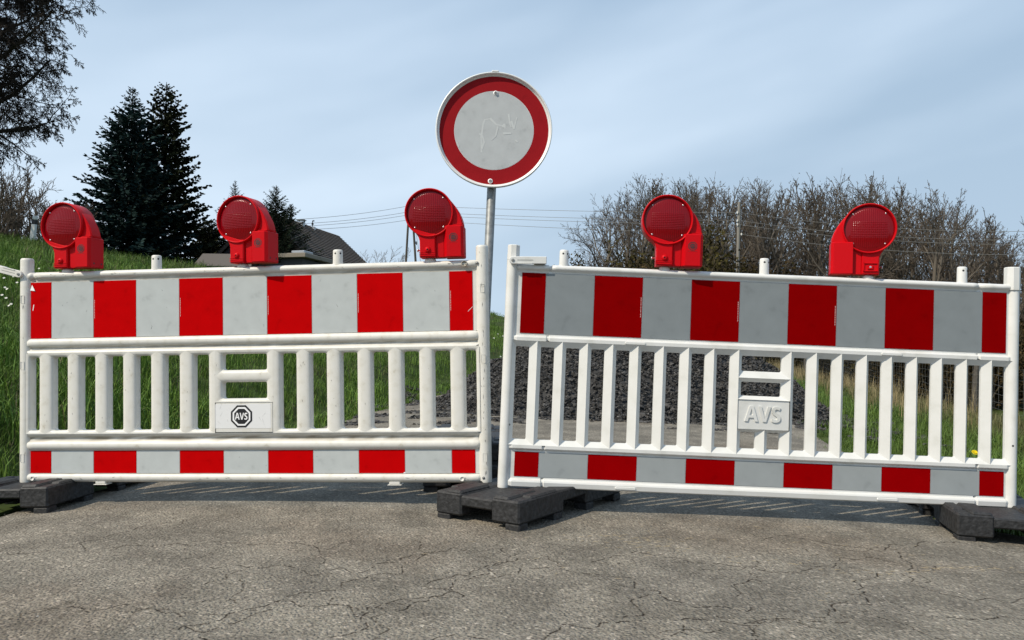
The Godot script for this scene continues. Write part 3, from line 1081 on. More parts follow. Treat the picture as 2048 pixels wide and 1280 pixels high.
# ---------------------------------------------------------------- power line
func poles_and_wires() -> void:
	var d := 50.0
	var t := thing("double_pole", "two-legged wooden power pole behind the lamp next to the sign", "pole")
	var top := at(821, 402, d)
	for q in [[812, 540, 0.0], [831, 540, 0.25]]:
		var foot := at(q[0], q[1], d)
		var dir := (foot - top).normalized()
		foot = top + dir * 9.0
		var b := Bulk.new()
		b.tube(PackedVector3Array([foot, top + Vector3((q[2] - 0.12) * 0.6, 0, 0)]), PackedFloat32Array([0.085, 0.065]), 9)
		mesh_node("leg", b.mesh(), M.old_wood, t)
	var b2 := Bulk.new()
	b2.tube(PackedVector3Array([at(828, 440, d), at(847, 560, d - 1.0)]), PackedFloat32Array([0.012, 0.012]), 4)
	mesh_node("stay_wire", b2.mesh(), M.wire, t)
	b2 = Bulk.new()
	b2.tube(PackedVector3Array([at(832.0, 482, d - 0.3), at(832.6, 486, d - 0.3), at(833.4, 490, d - 0.3)]), PackedFloat32Array([0.02, 0.06, 0.02]), 6)
	mesh_node("insulator", b2.mesh(), M.black_print, t)
	var d2 := 45.0
	var p := thing("power_pole", "single wooden power pole in front of the wood", "pole")
	b2 = Bulk.new()
	var tip := at(1478.5, 404, d2)
	var foot2 := at(1474, 600, d2)
	foot2 = tip + (foot2 - tip).normalized() * (tip.y - land(tip.x, tip.z) + 0.3)
	b2.tube(PackedVector3Array([foot2, tip]), PackedFloat32Array([0.125, 0.09]), 10)
	mesh_node("shaft", b2.mesh(), mat(0.22, 0.205, 0.18, 0.85), p)
	for y in [425, 441, 449, 468]:
		b2 = Bulk.new()
		var q := at(1474 if y % 2 else 1482, y, d2)
		b2.tube(PackedVector3Array([q + Vector3(0, -0.09, 0.1), q + Vector3(0, -0.02, 0.1), q + Vector3(0, 0.05, 0.1)]), PackedFloat32Array([0.03, 0.06, 0.03]), 6)
		mesh_node("insulator", b2.mesh(), M.white_worn, p)
	var a_y := [411.0, 423.0, 429.0, 439.0]
	var p_y := [425.0, 441.0, 449.0, 468.0]
	var h_y := [436.0, 445.0, 450.0, 457.0]
	var names := ["topmost", "second", "third", "lowest"]
	for k in 4:
		var a := at(821, a_y[k], d)
		var q := at(1478, p_y[k], d2)
		var end := q + Vector3(19.8, -1.62, 5.0)
		var w := Bulk.new()
		var pts := PackedVector3Array()
		for i in 21:
			var f := i / 20.0
			pts.append(a.lerp(q, f) + Vector3.DOWN * 4.0 * f * (1.0 - f) * 0.12)
		for i in range(1, 21):
			var f := i / 20.0
			pts.append(q.lerp(end, f) + Vector3.DOWN * 4.0 * f * (1.0 - f) * 0.6)
		var rr := PackedFloat32Array()
		rr.resize(pts.size())
		rr.fill(0.011)
		w.tube(pts, rr, 4)
		tag(mesh_node("power_line", w.mesh(), M.wire), "%s overhead wire running across the wood to the right" % names[k], "wire", "overhead wires past the wood")
		w = Bulk.new()
		pts = PackedVector3Array()
		var h := at(590, h_y[k] + 3.0, 43.0)
		for i in 13:
			var f := i / 12.0
			pts.append(a.lerp(h, f) + Vector3.DOWN * 4.0 * f * (1.0 - f) * 0.12)
		rr.resize(pts.size())
		w.tube(pts, rr, 4)
		tag(mesh_node("power_line", w.mesh(), M.wire), "%s overhead wire between the house and the two-legged pole" % names[k], "wire", "overhead wires to the house")


# ---------------------------------------------------------------- heap of broken asphalt
func stone_mesh(sd: int) -> ArrayMesh:
	var r := RandomNumberGenerator.new()
	r.seed = sd
	var b := Bulk.new()
	var pts := []
	for k in 6:
		var a := TAU * k / 6 + r.randf_range(-0.3, 0.3)
		pts.append(Vector3(cos(a) * r.randf_range(0.6, 1.1), r.randf_range(-0.2, 0.15), sin(a) * r.randf_range(0.5, 0.9)))
	var up := Vector3(r.randf_range(-0.2, 0.2), r.randf_range(0.3, 0.5), r.randf_range(-0.2, 0.2))
	var dn := Vector3(0, -0.4, 0)
	for k in 6:
		b.face(up, pts[k], pts[(k + 1) % 6], Color.WHITE)
		b.face(dn, pts[(k + 1) % 6], pts[k], Color.WHITE)
	return b.mesh()


func scatter(called: String, mesh: Mesh, m: Material, xfs: Array, cols: Array, parent: Node) -> MultiMeshInstance3D:
	var mm := MultiMesh.new()
	mm.transform_format = MultiMesh.TRANSFORM_3D
	mm.use_colors = true
	mm.mesh = mesh
	mm.instance_count = xfs.size()
	for i in xfs.size():
		mm.set_instance_transform(i, xfs[i])
		mm.set_instance_color(i, cols[i])
	var o := MultiMeshInstance3D.new()
	o.multimesh = mm
	o.material_override = m
	if parent == null:
		o.name = numbered(called)
		add_child(o)
	else:
		o.name = called
		parent.add_child(o, true)
	o.set_meta("kind", "stuff")
	return o


func gravel_heap() -> void:
	var t := thing("gravel_heap", "heap of dark broken asphalt dumped across the lane", "gravel heap")
	t.set_meta("kind", "stuff")
	var b := Bulk.new()
	var n := 50
	var grid := []
	for j in n + 1:
		var row := []
		for i in n + 1:
			var x := 1.38 + (i / float(n) - 0.5) * 5.4
			var z := -9.35 + (j / float(n) - 0.5) * 5.0
			row.append(Vector3(x, land(x, z) + heap_height(x, z) - 0.05, z))
		grid.append(row)
	for j in n:
		for i in n:
			b.face(grid[j][i], grid[j][i + 1], grid[j + 1][i], Color(0.035, 0.034, 0.035))
			b.face(grid[j][i + 1], grid[j + 1][i + 1], grid[j + 1][i], Color(0.035, 0.034, 0.035))
	mesh_node("mound", b.mesh(), M.stone, t).set_meta("kind", "stuff")
	rng.seed = 300
	for kind in 3:
		var xfs := []
		var cols := []
		var want := 17000
		while xfs.size() < want:
			var x := 1.38 + rng.randf_range(-2.9, 2.75)
			var z := -9.35 + rng.randf_range(-2.0, 2.7)
			var h := heap_height(x, z)
			if h < -0.02 and rng.randf() > 0.004:
				continue
			if h < -0.02 and x > 0.0 and z > -6.9:
				continue
			var s := rng.randf_range(0.008, 0.024) * (1.7 if rng.randf() < 0.08 else 1.0)
			if h < -0.02:
				s *= 0.8
			var bas := Basis.from_euler(Vector3(rng.randf_range(-0.9, 0.9), rng.randf() * TAU, rng.randf_range(-0.9, 0.9))).scaled(Vector3(s, s * rng.randf_range(0.7, 1.1), s))
			xfs.append(Transform3D(bas, Vector3(x, land(x, z) + maxf(h, 0.0) + s * 0.1 - (0.02 if h > 0.05 else 0.0), z)))
			var c := rng.randf_range(0.030, 0.078) * (2.0 if rng.randf() < 0.05 else 1.0)
			cols.append(Color(c * 1.0, c * 0.95, c * 0.89))
		scatter("stones", stone_mesh(310 + kind), M.stone, xfs, cols, t)


# ---------------------------------------------------------------- pasture fence
func fence_by_the_verge() -> void:
	var t := thing("pasture_fence", "wire mesh pasture fence with weathered wooden posts on the right verge", "fence")
	var line := func(d: float) -> Vector3:
		var x := edge_right(d) + 3.58
		return Vector3(x, land(x, -d), -d)
	for d in [7.2, 12.0, 16.5, 21.0, 25.5, 30.0, 35.0, 40.0]:
		var p: Vector3 = line.call(d)
		var b := Bulk.new()
		var lean := Vector3(rng.randf_range(-0.04, 0.08), 0, rng.randf_range(-0.04, 0.04))
		if d == 12.0:
			lean = Vector3(0.09, 0, 0)
		b.tube(PackedVector3Array([p + Vector3.DOWN * 0.3, p + Vector3(0, 0.45, 0) + lean * 0.5, p + Vector3(0, 0.86, 0) + lean, p + Vector3(0, 0.862, 0) + lean]), PackedFloat32Array([0.045, 0.043, 0.04, 0.0]), 8)
		mesh_node("post", b.mesh(), M.old_wood, t)
	var w := Bulk.new()
	var thin := PackedFloat32Array()
	for h in [0.12, 0.22, 0.34, 0.46, 0.60, 0.74]:
		var pts := PackedVector3Array()
		thin.resize(0)
		var d := 6.0
		while d <= 40.0:
			pts.append(line.call(d) + Vector3(0, h + 0.01 * sin(d * 3.0 + h * 9.0), 0))
			thin.append(0.0019)
			d += 0.75
		w.tube(pts, thin, 3)
	var d3 := 6.0
	while d3 < 26.0:
		var p: Vector3 = line.call(d3)
		w.tube(PackedVector3Array([p + Vector3(0, 0.12, 0), p + Vector3(0.01, 0.74, 0)]), PackedFloat32Array([0.0016, 0.0016]), 3)
		d3 += 0.15
	mesh_node("wire_mesh", w.mesh(), M.wire, t)


# ---------------------------------------------------------------- grass
func tuft(sd: int, blades: int, h: float, w: float, spread: float, curve: float) -> ArrayMesh:
	var r := RandomNumberGenerator.new()
	r.seed = sd
	var b := Bulk.new()
	for k in blades:
		var a := r.randf() * TAU
		var root := Vector3(r.randf_range(-1, 1), 0, r.randf_range(-1, 1)) * spread
		var out := Vector3(cos(a), 0, sin(a))
		var side := Vector3(-sin(a), 0, cos(a)) * w * r.randf_range(0.7, 1.3)
		var hh := h * r.randf_range(0.5, 1.15)
		var bend := curve * r.randf_range(0.3, 1.2)
		var p1 := root + Vector3.UP * hh * 0.5 + out * hh * bend * 0.25
		var p2 := root + Vector3.UP * hh * (0.95 - bend * 0.35) + out * hh * bend
		var c := grey(r.randf_range(0.7, 1.25))
		b.face(root - side, root + side, p1 - side * 0.7, c)
		b.face(root + side, p1 + side * 0.7, p1 - side * 0.7, c)
		b.face(p1 - side * 0.7, p1 + side * 0.7, p2, c)
	return b.mesh()


func grass() -> void:
	var t1 := tuft(401, 20, 0.17, 0.0026, 0.09, 0.55)
	var t2 := tuft(402, 14, 0.23, 0.0032, 0.10, 0.7)
	var t3 := tuft(403, 18, 0.10, 0.0028, 0.10, 0.6)
	rng.seed = 410
	var sets := [[[], []], [[], []], [[], []]]
	# density by depth: [from, to, tufts per square metre]
	for band in [[3.0, 6.0, 200.0, 4.0, 5.0], [6.0, 10.0, 110.0, 7.0, 6.0], [10.0, 16.0, 48.0, 12.0, 6.0], [16.0, 30.0, 17.0, 14.0, 8.0], [30.0, 46.0, 3.5, 16.0, 10.0]]:
		for side in 2:
			var width: float = band[3] if side == 0 else band[4]
			var n := int((band[1] - band[0]) * width * band[2])
			for k in n:
				var d: float = lerpf(band[0], band[1], rng.randf())
				var off := rng.randf() * width
				var x := edge_left(d) - off + 0.05 if side == 0 else edge_right(d) + off - 0.05
				if absf(x) > d * 0.78 + 0.8:
					continue
				var z := -d
				if heap_height(x, z) > 0.03 and absf(x - 1.38) < 2.9 and d > 6.8 and d < 11.7:
					continue
				if d < 4.8 and side == 0 and (x > -2.38 or off < 0.3):
					continue
				if off < 0.35 and rng.randf() > 0.25 + off * 2.0:
					continue
				var y := land(x, z) - 0.035
				var patch := rough_noise.get_noise_2d(x * 3.0 + 9.0, z * 3.0)
				var kind := 0 if rng.randf() < 0.55 else 1
				if off < 0.5 or (side == 1 and rng.randf() < 0.35):
					kind = 2
				var far := 1.0 + maxf(d - 8.0, 0.0) * 0.035
				var s := rng.randf_range(0.7, 1.2) * (1.0 + patch * 0.5)
				if side == 1:
					s *= 0.85
				var bas := Basis(Vector3.UP, rng.randf() * TAU).scaled(Vector3(s * far, s * minf(far, 1.05), s * far))
				sets[kind][0].append(Transform3D(bas, Vector3(x, y, z)))
				var g := rng.randf_range(0.75, 1.2) + patch * 0.35
				var c := Color(0.115, 0.200, 0.034)
				if side == 1:
					c = Color(0.095, 0.155, 0.030)
					if off > 1.7 + patch * 0.8:
						c = c.lerp(Color(0.13, 0.115, 0.055), clampf((off - 1.5) * 0.7, 0.0, 0.85))
				elif rng.randf() < 0.07:
					c = Color(0.12, 0.12, 0.055)
				elif off > 7.0:
					c = c.lerp(Color(0.085, 0.12, 0.03), 0.6)
				sets[kind][1].append(Color(c.r * g, c.g * g, c.b * g))
	var names := ["meadow_grass", "long_grass", "short_grass"]
	var words := ["green meadow grass growing on the bank and both verges", "long bent grass blades growing on the bank", "short grass along the edges of the lane"]
	for k in 3:
		tag(scatter(names[k], [t1, t2, t3][k], M.blade, sets[k][0], sets[k][1], null), words[k], "grass")
	# dry standing stalks by the fence
	var xs := []
	var cs := []
	for k in 620:
		var d := rng.randf_range(8.5, 26.0)
		var off := rng.randf_range(1.5, 3.6)
		if rough_noise.get_noise_2d(d * 5.0, off * 6.0) < 0.06:
			continue
		var x := edge_right(d) + off
		var s := rng.randf_range(0.6, 1.2)
		xs.append(Transform3D(Basis(Vector3.UP, rng.randf() * TAU).scaled(Vector3(s, s, s)), Vector3(x, land(x, -d) - 0.03, -d)))
		var g := rng.randf_range(0.7, 1.2)
		cs.append(Color(0.30 * g, 0.24 * g, 0.13 * g))
	tag(scatter("dry_grass", tuft(420, 9, 0.52, 0.0032, 0.12, 0.4), M.blade, xs, cs, null), "dry straw-coloured stalks standing along the pasture fence", "dry grass")


func delineator() -> void:
	var foot := at(66, 470, 22.0)
	var top := at(71, 432, 22.0)
	var up := (top - foot).normalized()
	var t := thing("delineator_post", "white roadside delineator post with black band on the grassy crest", "delineator post", Transform3D(Basis(up.cross(Vector3.BACK).normalized(), up, up.cross(Vector3.BACK).normalized().cross(up)), foot - up * 0.25))
	var h := (top - foot).length() + 0.25
	var s := st_new()
	cbox(s, Vector3(-0.06, 0, -0.05), Vector3(0.06, h * 0.70, 0.05), 0.012)
	put("body", s, M.white_clean, t)
	s = st_new()
	cbox(s, Vector3(-0.061, h * 0.70, -0.051), Vector3(0.061, h * 0.86, 0.051), 0.012)
	put("black_band", s, M.black_print, t)
	s = st_new()
	cbox(s, Vector3(-0.06, h * 0.86, -0.05), Vector3(0.06, h, 0.05), 0.02)
	put("top", s, M.white_clean, t)


# ---------------------------------------------------------------- no-entry sign
func no_entry_sign() -> void:
	var top := at(983.5, 372, 4.14)
	var low := at(955.5, 962, 4.06)
	low.z = top.z
	var up := (top - low).normalized()
	var right := up.cross(Vector3.BACK).normalized()
	var xf := Transform3D(Basis(right, up, right.cross(up)), low)
	var t := thing("traffic_sign", "round red and white no-vehicles sign on a leaning grey metal post", "traffic sign", xf)
	var s := st_new()
	var h := (top - low).length()
	loft(s, [ring(Vector3(0, -0.12, 0), Vector3.RIGHT, Vector3.BACK, 0.0242, 24), ring(Vector3(0, h + 0.585, 0), Vector3.RIGHT, Vector3.BACK, 0.0242, 24), ring(Vector3(0, h + 0.588, 0), Vector3.RIGHT, Vector3.BACK, 0.021, 24)])
	put("post", s, M.zinc, t)
	# the disc hangs on the front of the post
	var mid := xf.affine_inverse() * at(987.4, 255.2, 4.06)
	mid.z = 0.036
	var disc := Transform3D(Basis(Vector3.BACK, 0.02).scaled(Vector3(1.018, 1.018, 1.0)), mid)
	s = st_new()
	# plate with its rolled rim
	lathe(s, PackedVector2Array([Vector2(0, -0.004), Vector2(0.294, -0.004), Vector2(0.294, -0.004), Vector2(0.300, -0.006), Vector2(0.304, -0.002), Vector2(0.305, 0.008), Vector2(0.305, 0.021), Vector2(0.303, 0.024), Vector2(0.2985, 0.024), Vector2(0.2955, 0.020), Vector2(0.2940, 0.006), Vector2(0.289, 0.0045), Vector2(0.289, 0.0045), Vector2(0.2855, 0.0)]), 96, disc, 10)
	put("rim", s, M.aluminium, t)
	s = st_new()
	lathe(s, PackedVector2Array([Vector2(0.2865, 0.001), Vector2(0.209, 0.001)]), 96, disc)
	put("red_ring", s, M.sign_red, t)
	s = st_new()
	lathe(s, PackedVector2Array([Vector2(0.2075, 0.0012), Vector2(0.0, 0.0012)]), 96, disc)
	var face := put("white_face", s, M.sign_white, t)
	s = st_new()
	lathe(s, PackedVector2Array([Vector2(0.209, 0.0006), Vector2(0.2075, 0.0006)]), 96, disc)
	put("white_seam", s, M.white_print, face)
	# wiped-off smears on the white face
	rng.seed = 500
	s = st_new()
	var layer := 0.0014
	for l in [[[-0.062, -0.115], [-0.066, -0.04], [-0.058, 0.03], [-0.05, 0.055], [-0.02, 0.062], [0.012, 0.03], [0.05, 0.026]], [[-0.075, -0.02], [-0.06, -0.03], [-0.05, -0.06], [-0.06, -0.10]], [[0.045, 0.02], [0.055, 0.034], [0.058, 0.012]], [[0.075, 0.088], [0.082, 0.04], [0.09, 0.02]], [[0.09, 0.05], [0.105, 0.012], [0.118, 0.07]], [[0.02, 0.02], [0.01, -0.03], [-0.01, -0.05]], [[0.05, -0.015], [0.09, -0.013]], [[0.115, -0.05], [0.125, -0.058]], [[-0.19, -0.07], [-0.182, -0.09]]]:
		for k in l.size() - 1:
			var a := Vector2(l[k][0], l[k][1])
			var b := Vector2(l[k + 1][0], l[k + 1][1])
			var q := (b - a).orthogonal().normalized() * rng.randf_range(0.003, 0.007)
			layer += 0.00004
			var e := (b - a).normalized() * 0.002
			quad(s, disc * Vector3(a.x - q.x - e.x, a.y - q.y - e.y, layer), disc * Vector3(b.x - q.x * 0.7 + e.x, b.y - q.y * 0.7 + e.y, layer), disc * Vector3(b.x + q.x * 0.7 + e.x, b.y + q.y * 0.7 + e.y, layer), disc * Vector3(a.x + q.x - e.x, a.y + q.y - e.y, layer), disc.basis.z)
	put("smear", s, M.smear, face).set_meta("kind", "stuff")
	# two bolts with washers, the clamps behind, the cap on the rim's top
	for p in [Vector2(0.004, 0.198), Vector2(-0.012, -0.268)]:
		s = st_new()
		lathe(s, PackedVector2Array([Vector2(0.013, 0.001), Vector2(0.012, 0.004), Vector2(0.008, 0.005)]), 20, disc * Transform3D(Basis(), Vector3(p.x, p.y, 0)))
		var wsh := put("washer", s, M.white_print, t)
		s = st_new()
		lathe(s, PackedVector2Array([Vector2(0.0075, 0.005), Vector2(0.0075, 0.010), Vector2(0.0075, 0.010), Vector2(0.003, 0.0105), Vector2(0.0, 0.008)]), 12, disc * Transform3D(Basis(), Vector3(p.x, p.y, 0)))
		put("bolt", s, M.zinc, wsh)
		s = st_new()
		cbox(s, Vector3(-0.055, mid.y + p.y - 0.015, -0.03), Vector3(0.055, mid.y + p.y + 0.015, 0.030), 0.004)
		put("clamp", s, M.zinc, t)
	s = st_new()
	cbox(s, Vector3(-0.018, 0.303, 0.0), Vector3(0.018, 0.3115, 0.026), 0.002, disc)
	put("rim_joint", s, M.aluminium, t)


# ---------------------------------------------------------------- foot plates
func plate_shape(parent: Node3D) -> void:
	# 0.80 m long (local z), 0.40 m wide (local x); tunnels under the ends and flanks, a sunk middle on top
	for sx in [-1, 1]:
		for sz in [-1, 1]:
			var f := Transform3D(Basis.from_scale(Vector3(sx, 1, sz)), Vector3.ZERO)
			var s := st_new()
			cbox(s, Vector3(0.072, 0.012, 0.088), Vector3(0.2, 0.098, 0.4), 0.007, f)
			var block := put("corner_block", s, M.rubber, parent)
			for q in [0.125, 0.366]:
				s = st_new()
				cbox(s, Vector3(0.133, -0.02, q - 0.03), Vector3(0.197, 0.0118, q + 0.03), 0.004, f)
				put("rubber_pad", s, M.rubber, block)
			# raised corner lugs with a stepped notch
			s = st_new()
			cbox(s, Vector3(0.076, 0.02, 0.205), Vector3(0.150, 0.1075, 0.3955), 0.008, f)
			cbox(s, Vector3(0.1515, 0.02, 0.13), Vector3(0.1965, 0.1045, 0.318), 0.007, f)
			put("corner_lug", s, M.rubber, block)
	for sx in [-1, 1]:
		var s := st_new()
		var f := Transform3D(Basis.from_scale(Vector3(sx, 1, 1)), Vector3.ZERO)
		cbox(s, Vector3(0.104, 0.050, -0.095), Vector3(0.1965, 0.095, 0.095), 0.006, f)
		put("side_bridge", s, M.rubber, parent)
	for sz in [-1, 1]:
		var s := st_new()
		var f := Transform3D(Basis.from_scale(Vector3(1, 1, sz)), Vector3.ZERO)
		cbox(s, Vector3(-0.078, 0.050, 0.14), Vector3(0.078, 0.090, 0.3965), 0.006, f)
		put("end_bridge", s, M.rubber, parent)
	var s2 := st_new()
	cbox(s2, Vector3(-0.11, 0.046, -0.15), Vector3(0.11, 0.084, 0.15), 0.006)
	put("deck", s2, M.rubber, parent)


func base_plates() -> void:
	var first := thing("foot_plate", "black foot plate carrying the two barrier ends in the middle", "foot plate", Transform3D(), "recycled black foot plates of the barriers")
	plate_shape(first)
	# x, z of the centre, turn about y, tilt, lift
	var spots := [[0.095, -3.26, -0.62, 0.0, 0.0], [-2.10, -3.66, -0.10, 0.03, 0.0], [1.99, -3.31, -0.24, -0.03, 0.006], [-0.235, -3.98, 0.06, 0.0, 0.0], [-0.245, -4.0, 0.02, 0.0, 0.113]]
	var words := ["", "black foot plate under the left end of the left barrier", "black foot plate under the right end of the right barrier", "lower of two black foot plates stacked under the sign post", "upper of two black foot plates stacked under the sign post"]
	for k in spots.size():
		var s: Array = spots[k]
		var o: Node3D = first
		if k > 0:
			o = first.duplicate()
			o.name = numbered("foot_plate")
			add_child(o)
			o.set_meta("label", words[k])
		o.transform = Transform3D(Basis(Vector3.UP, s[2]) * Basis(Vector3.BACK, s[3]), Vector3(s[0], land(s[0], s[1]) + 0.012 + s[4], s[1]))


# ---------------------------------------------------------------- barriers
const ZC := -0.014   # middle plane of a barrier behind its reflective sheets


func slot_cell(slot: Array, r: float, outer: Array, prof: Array, to: Dictionary, smooth: bool) -> void:
	# the moulding round one rounded opening, sorted by side into the bars and rails it belongs to
	var sides := {"R": [], "T": [], "L": [], "B": []}
	var cx := [slot[2] - r, slot[2] - r, slot[0] + r, slot[0] + r]
	var cy := [slot[1] + r, slot[3] - r, slot[3] - r, slot[1] + r]
	var ox := [outer[2], outer[2], outer[0], outer[0]]
	var oy := [outer[1], outer[3], outer[3], outer[1]]
	var keys := ["R", "T", "L", "B"]
	for q in 4:
		var q2 := (q + 1) % 4
		var list := []
		var a0 := -PI / 4 + q * PI / 2
		for k in 4:   # second half of the corner before this side
			var a := a0 + PI / 4 * k / 3.0
			var inner := Vector2(cx[q], cy[q]) + Vector2.from_angle(a) * r
			list.append([inner, k / 3.0, 0])
		for k in 4:   # first half of the corner after it
			var a := a0 + PI / 4 + PI / 4 * k / 3.0
			var inner := Vector2(cx[q2], cy[q2]) + Vector2.from_angle(a) * r
			list.append([inner, k / 3.0, 1])
		var c0 := Vector2(ox[q], oy[q])
		var c1 := Vector2(ox[q2], oy[q2])
		var horizontal := q % 2 == 1
		var s0 := c0
		var s1 := c1
		if horizontal:
			s0.x = cx[q]
			s1.x = cx[q2]
		else:
			s0.y = cy[q]
			s1.y = cy[q2]
		var pairs := []
		for e in list:
			var o: Vector2 = c0.lerp(s0, e[1]) if e[2] == 0 else s1.lerp(c1, e[1])
			pairs.append([e[0], o])
		sides[keys[q]] = pairs
	for key in sides:
		var s: SurfaceTool = to[key]
		s.set_smooth_group(0 if smooth else -1)
		var pairs: Array = sides[key]
		for k in pairs.size() - 1:
			var i0: Vector2 = pairs[k][0]
			var i1: Vector2 = pairs[k + 1][0]
			var o0: Vector2 = pairs[k][1]
			var o1: Vector2 = pairs[k + 1][1]
			if i0.distance_to(i1) < 1e-6 and o0.distance_to(o1) < 1e-6:
				continue
			for f in [1.0, -1.0]:
				for m in prof.size() - 1:
					var t0: float = prof[m][0]
					var t1: float = prof[m + 1][0]
					var z0: float = ZC + f * prof[m][1]
					var z1: float = ZC + f * prof[m + 1][1]
					var a := i0.lerp(o0, t0)
					var b := i1.lerp(o1, t0)
					var c := i1.lerp(o1, t1)
					var d := i0.lerp(o0, t1)
					var n := Vector3(0, 0, f)
					tri(s, Vector3(a.x, a.y, z0), Vector3(b.x, b.y, z0), Vector3(c.x, c.y, z1), n)
					if c.distance_to(d) > 1e-6:
						tri(s, Vector3(a.x, a.y, z0), Vector3(c.x, c.y, z1), Vector3(d.x, d.y, z1), n)
			var ze: float = prof[0][1]
			var mid := (i0 + i1) / 2.0
			var n2 := Vector3((slot[0] + slot[2]) / 2.0 - mid.x, (slot[1] + slot[3]) / 2.0 - mid.y, 0)
			quad(s, Vector3(i0.x, i0.y, ZC + ze), Vector3(i1.x, i1.y, ZC + ze), Vector3(i1.x, i1.y, ZC - ze), Vector3(i0.x, i0.y, ZC - ze), n2)
		s.set_smooth_group(-1)


func rail(s: SurfaceTool, prof: Array, x0: float, x1: float, pinch: float, smooth: bool, grime := 0.0, cuts := []) -> void:
	# front profile of (y, z, dirt), mirrored to the back and swept along x, its ends pinched
	var n := prof.size()
	var ymid := 0.0
	for p in prof:
		ymid += p[0] / n
	var xs := []
	var ks := []
	var count := 48
	for i in count + 1:
		xs.append(lerpf(x0, x1, i / float(count)))
		ks.append(1.0)
	if pinch > 0.0:
		var e := [[0.0, 0.25], [0.25, 0.62], [0.55, 0.86], [1.0, 1.0]]
		var xa := []
		var ka := []
		for q in e:
			xa.append(x0 + q[0] * pinch)
			ka.append(q[1])
		for i in range(1, count):
			if xs[i] > x0 + pinch and xs[i] < x1 - pinch:
				xa.append(xs[i])
				ka.append(1.0)
		for q in [3, 2, 1, 0]:
			xa.append(x1 - e[q][0] * pinch)
			ka.append(e[q][1])
		xs = xa
		ks = ka
	for c in cuts:   # narrow moulded joints across the rail
		var xa := []
		var ka := []
		var done := false
		for i in xs.size():
			if not done and xs[i] > c - 0.012:
				for q in [[-0.009, 1.0], [-0.005, 0.72], [0.002, 0.72], [0.006, 1.0]]:
					xa.append(c + q[0])
					ka.append(q[1])
				done = true
			if absf(xs[i] - c) > 0.012:
				xa.append(xs[i])
				ka.append(ks[i])
		xs = xa
		ks = ka
	for i in xs.size() - 1:
		for j in n - 1:
			var p: Array = prof[j]
			var q: Array = prof[j + 1]
			var e := Vector2(q[0] - p[0], q[1] - p[1])
			for f in [1.0, -1.0]:
				s.set_smooth_group((1 if f > 0 else 2) if smooth else -1)
				var nn := Vector3(0, e.y, -e.x * f) * (1.0 if e.x < 0.0 or (e.x == 0.0 and false) else 1.0)
				nn = Vector3(0, -e.y * signf(e.x) if absf(e.x) > 1e-6 else (1.0 if p[0] > ymid else -1.0), absf(e.x) * f)
				var v := []
				for w in [[i, p], [i + 1, p], [i + 1, q], [i, q]]:
					var k: float = ks[w[0]]
					var y: float = ymid + (w[1][0] - ymid) * lerpf(1.0, k, 0.8)
					v.append([Vector3(xs[w[0]], y, ZC + f * w[1][1] * k), w[1][2]])
				var order := [0, 1, 2, 0, 2, 3]
				if (v[1][0] - v[0][0]).cross(v[2][0] - v[0][0]).dot(nn) >= 0.0:
					order = [0, 2, 1, 0, 3, 2]
				for o in order:
					var dirt: float = v[o][1] * grime
					if dirt > 0.0:
						dirt *= clampf(0.62 + rough_noise.get_noise_2d(v[o][0].x * 60.0, v[o][0].y * 300.0) * 1.2, 0.0, 1.0)
					s.set_color(Color(1, 1, 1).lerp(Color(0.30, 0.245, 0.165), dirt))
					s.add_vertex(v[o][0])
	s.set_color(Color.WHITE)
	s.set_smooth_group(-1)


func pill(s: SurfaceTool, x: float, y: float, z: float, w: float, h: float, t: float) -> void:
	var poly := PackedVector2Array()
	for k in 9:
		poly.append(Vector2(x + w / 2 - h / 2, y) + Vector2.from_angle(-PI / 2 + PI * k / 8) * h / 2)
	for k in 9:
		poly.append(Vector2(x - w / 2 + h / 2, y) + Vector2.from_angle(PI / 2 + PI * k / 8) * h / 2)
	extrude(s, poly, z, z + t, t * 0.45)


func lettering(called: String, text: String, height: float, depth: float, m: Material, parent: Node, where: Vector3, narrow := 1.0) -> void:
	var f := SystemFont.new()
	f.font_names = PackedStringArray(["Droid Sans"])
	f.font_weight = 700
	var tm := TextMesh.new()
	tm.text = text
	tm.font = f
	tm.font_size = 64
	tm.pixel_size = height / 64.0 / 0.72
	tm.depth = depth
	tm.curve_step = 1.0
	var o := mesh_node(called, tm, m, parent)
	o.position = where
	o.scale = Vector3(narrow, 1, 1)


func dot(s: SurfaceTool, x: float, y: float, z: float, r: float) -> void:
	lathe(s, PackedVector2Array([Vector2(r, 0), Vector2(0, 0.0003)]), 12, Transform3D(Basis(), Vector3(x, y, z)))


func peg(t: Node3D, x: float, y0: float, y1: float, r: float, m: Material, holes := true) -> void:
	var s := st_new()
	var rings := []
	for q in [[y0, 1.06], [y0 + 0.012, 1.0], [y1 - 0.007, 0.97], [y1 - 0.002, 0.9], [y1, 0.75]]:
		rings.append(ring(Vector3(x, q[0], ZC), Vector3.RIGHT, Vector3.BACK, r * q[1], 20, r * 0.95 * q[1]))
	loft(s, rings)
	var p := put("peg", s, m, t)
	if holes:
		s = st_new()
		for a in [-0.25, 0.85]:
			var c := Vector3(x + sin(a) * r * 0.97, y1 - 0.017, ZC + cos(a) * r * 0.93)
			lathe(s, PackedVector2Array([Vector2(0.0042, 0), Vector2(0, 0.0005)]), 10, Transform3D(Basis(Vector3.UP, a), c))
		put("peg_hole", s, M.hole, p)


func post(t: Node3D, x: float, y0: float, y1: float, rx: float, m: Material) -> MeshInstance3D:
	var s := st_new()
	var rings := []
	for q in [[y0, 0.97], [y0 + 0.004, 1.0], [y0 + 0.02, 1.0], [0.0, 1.0], [y1 - 0.010, 0.985], [y1 - 0.004, 0.95], [y1, 0.82]]:
		rings.append(ring(Vector3(x, q[0], ZC), Vector3.RIGHT, Vector3.BACK, rx * q[1], 24, 0.027 * q[1]))
	loft(s, rings)
	return put("post", s, m, t)


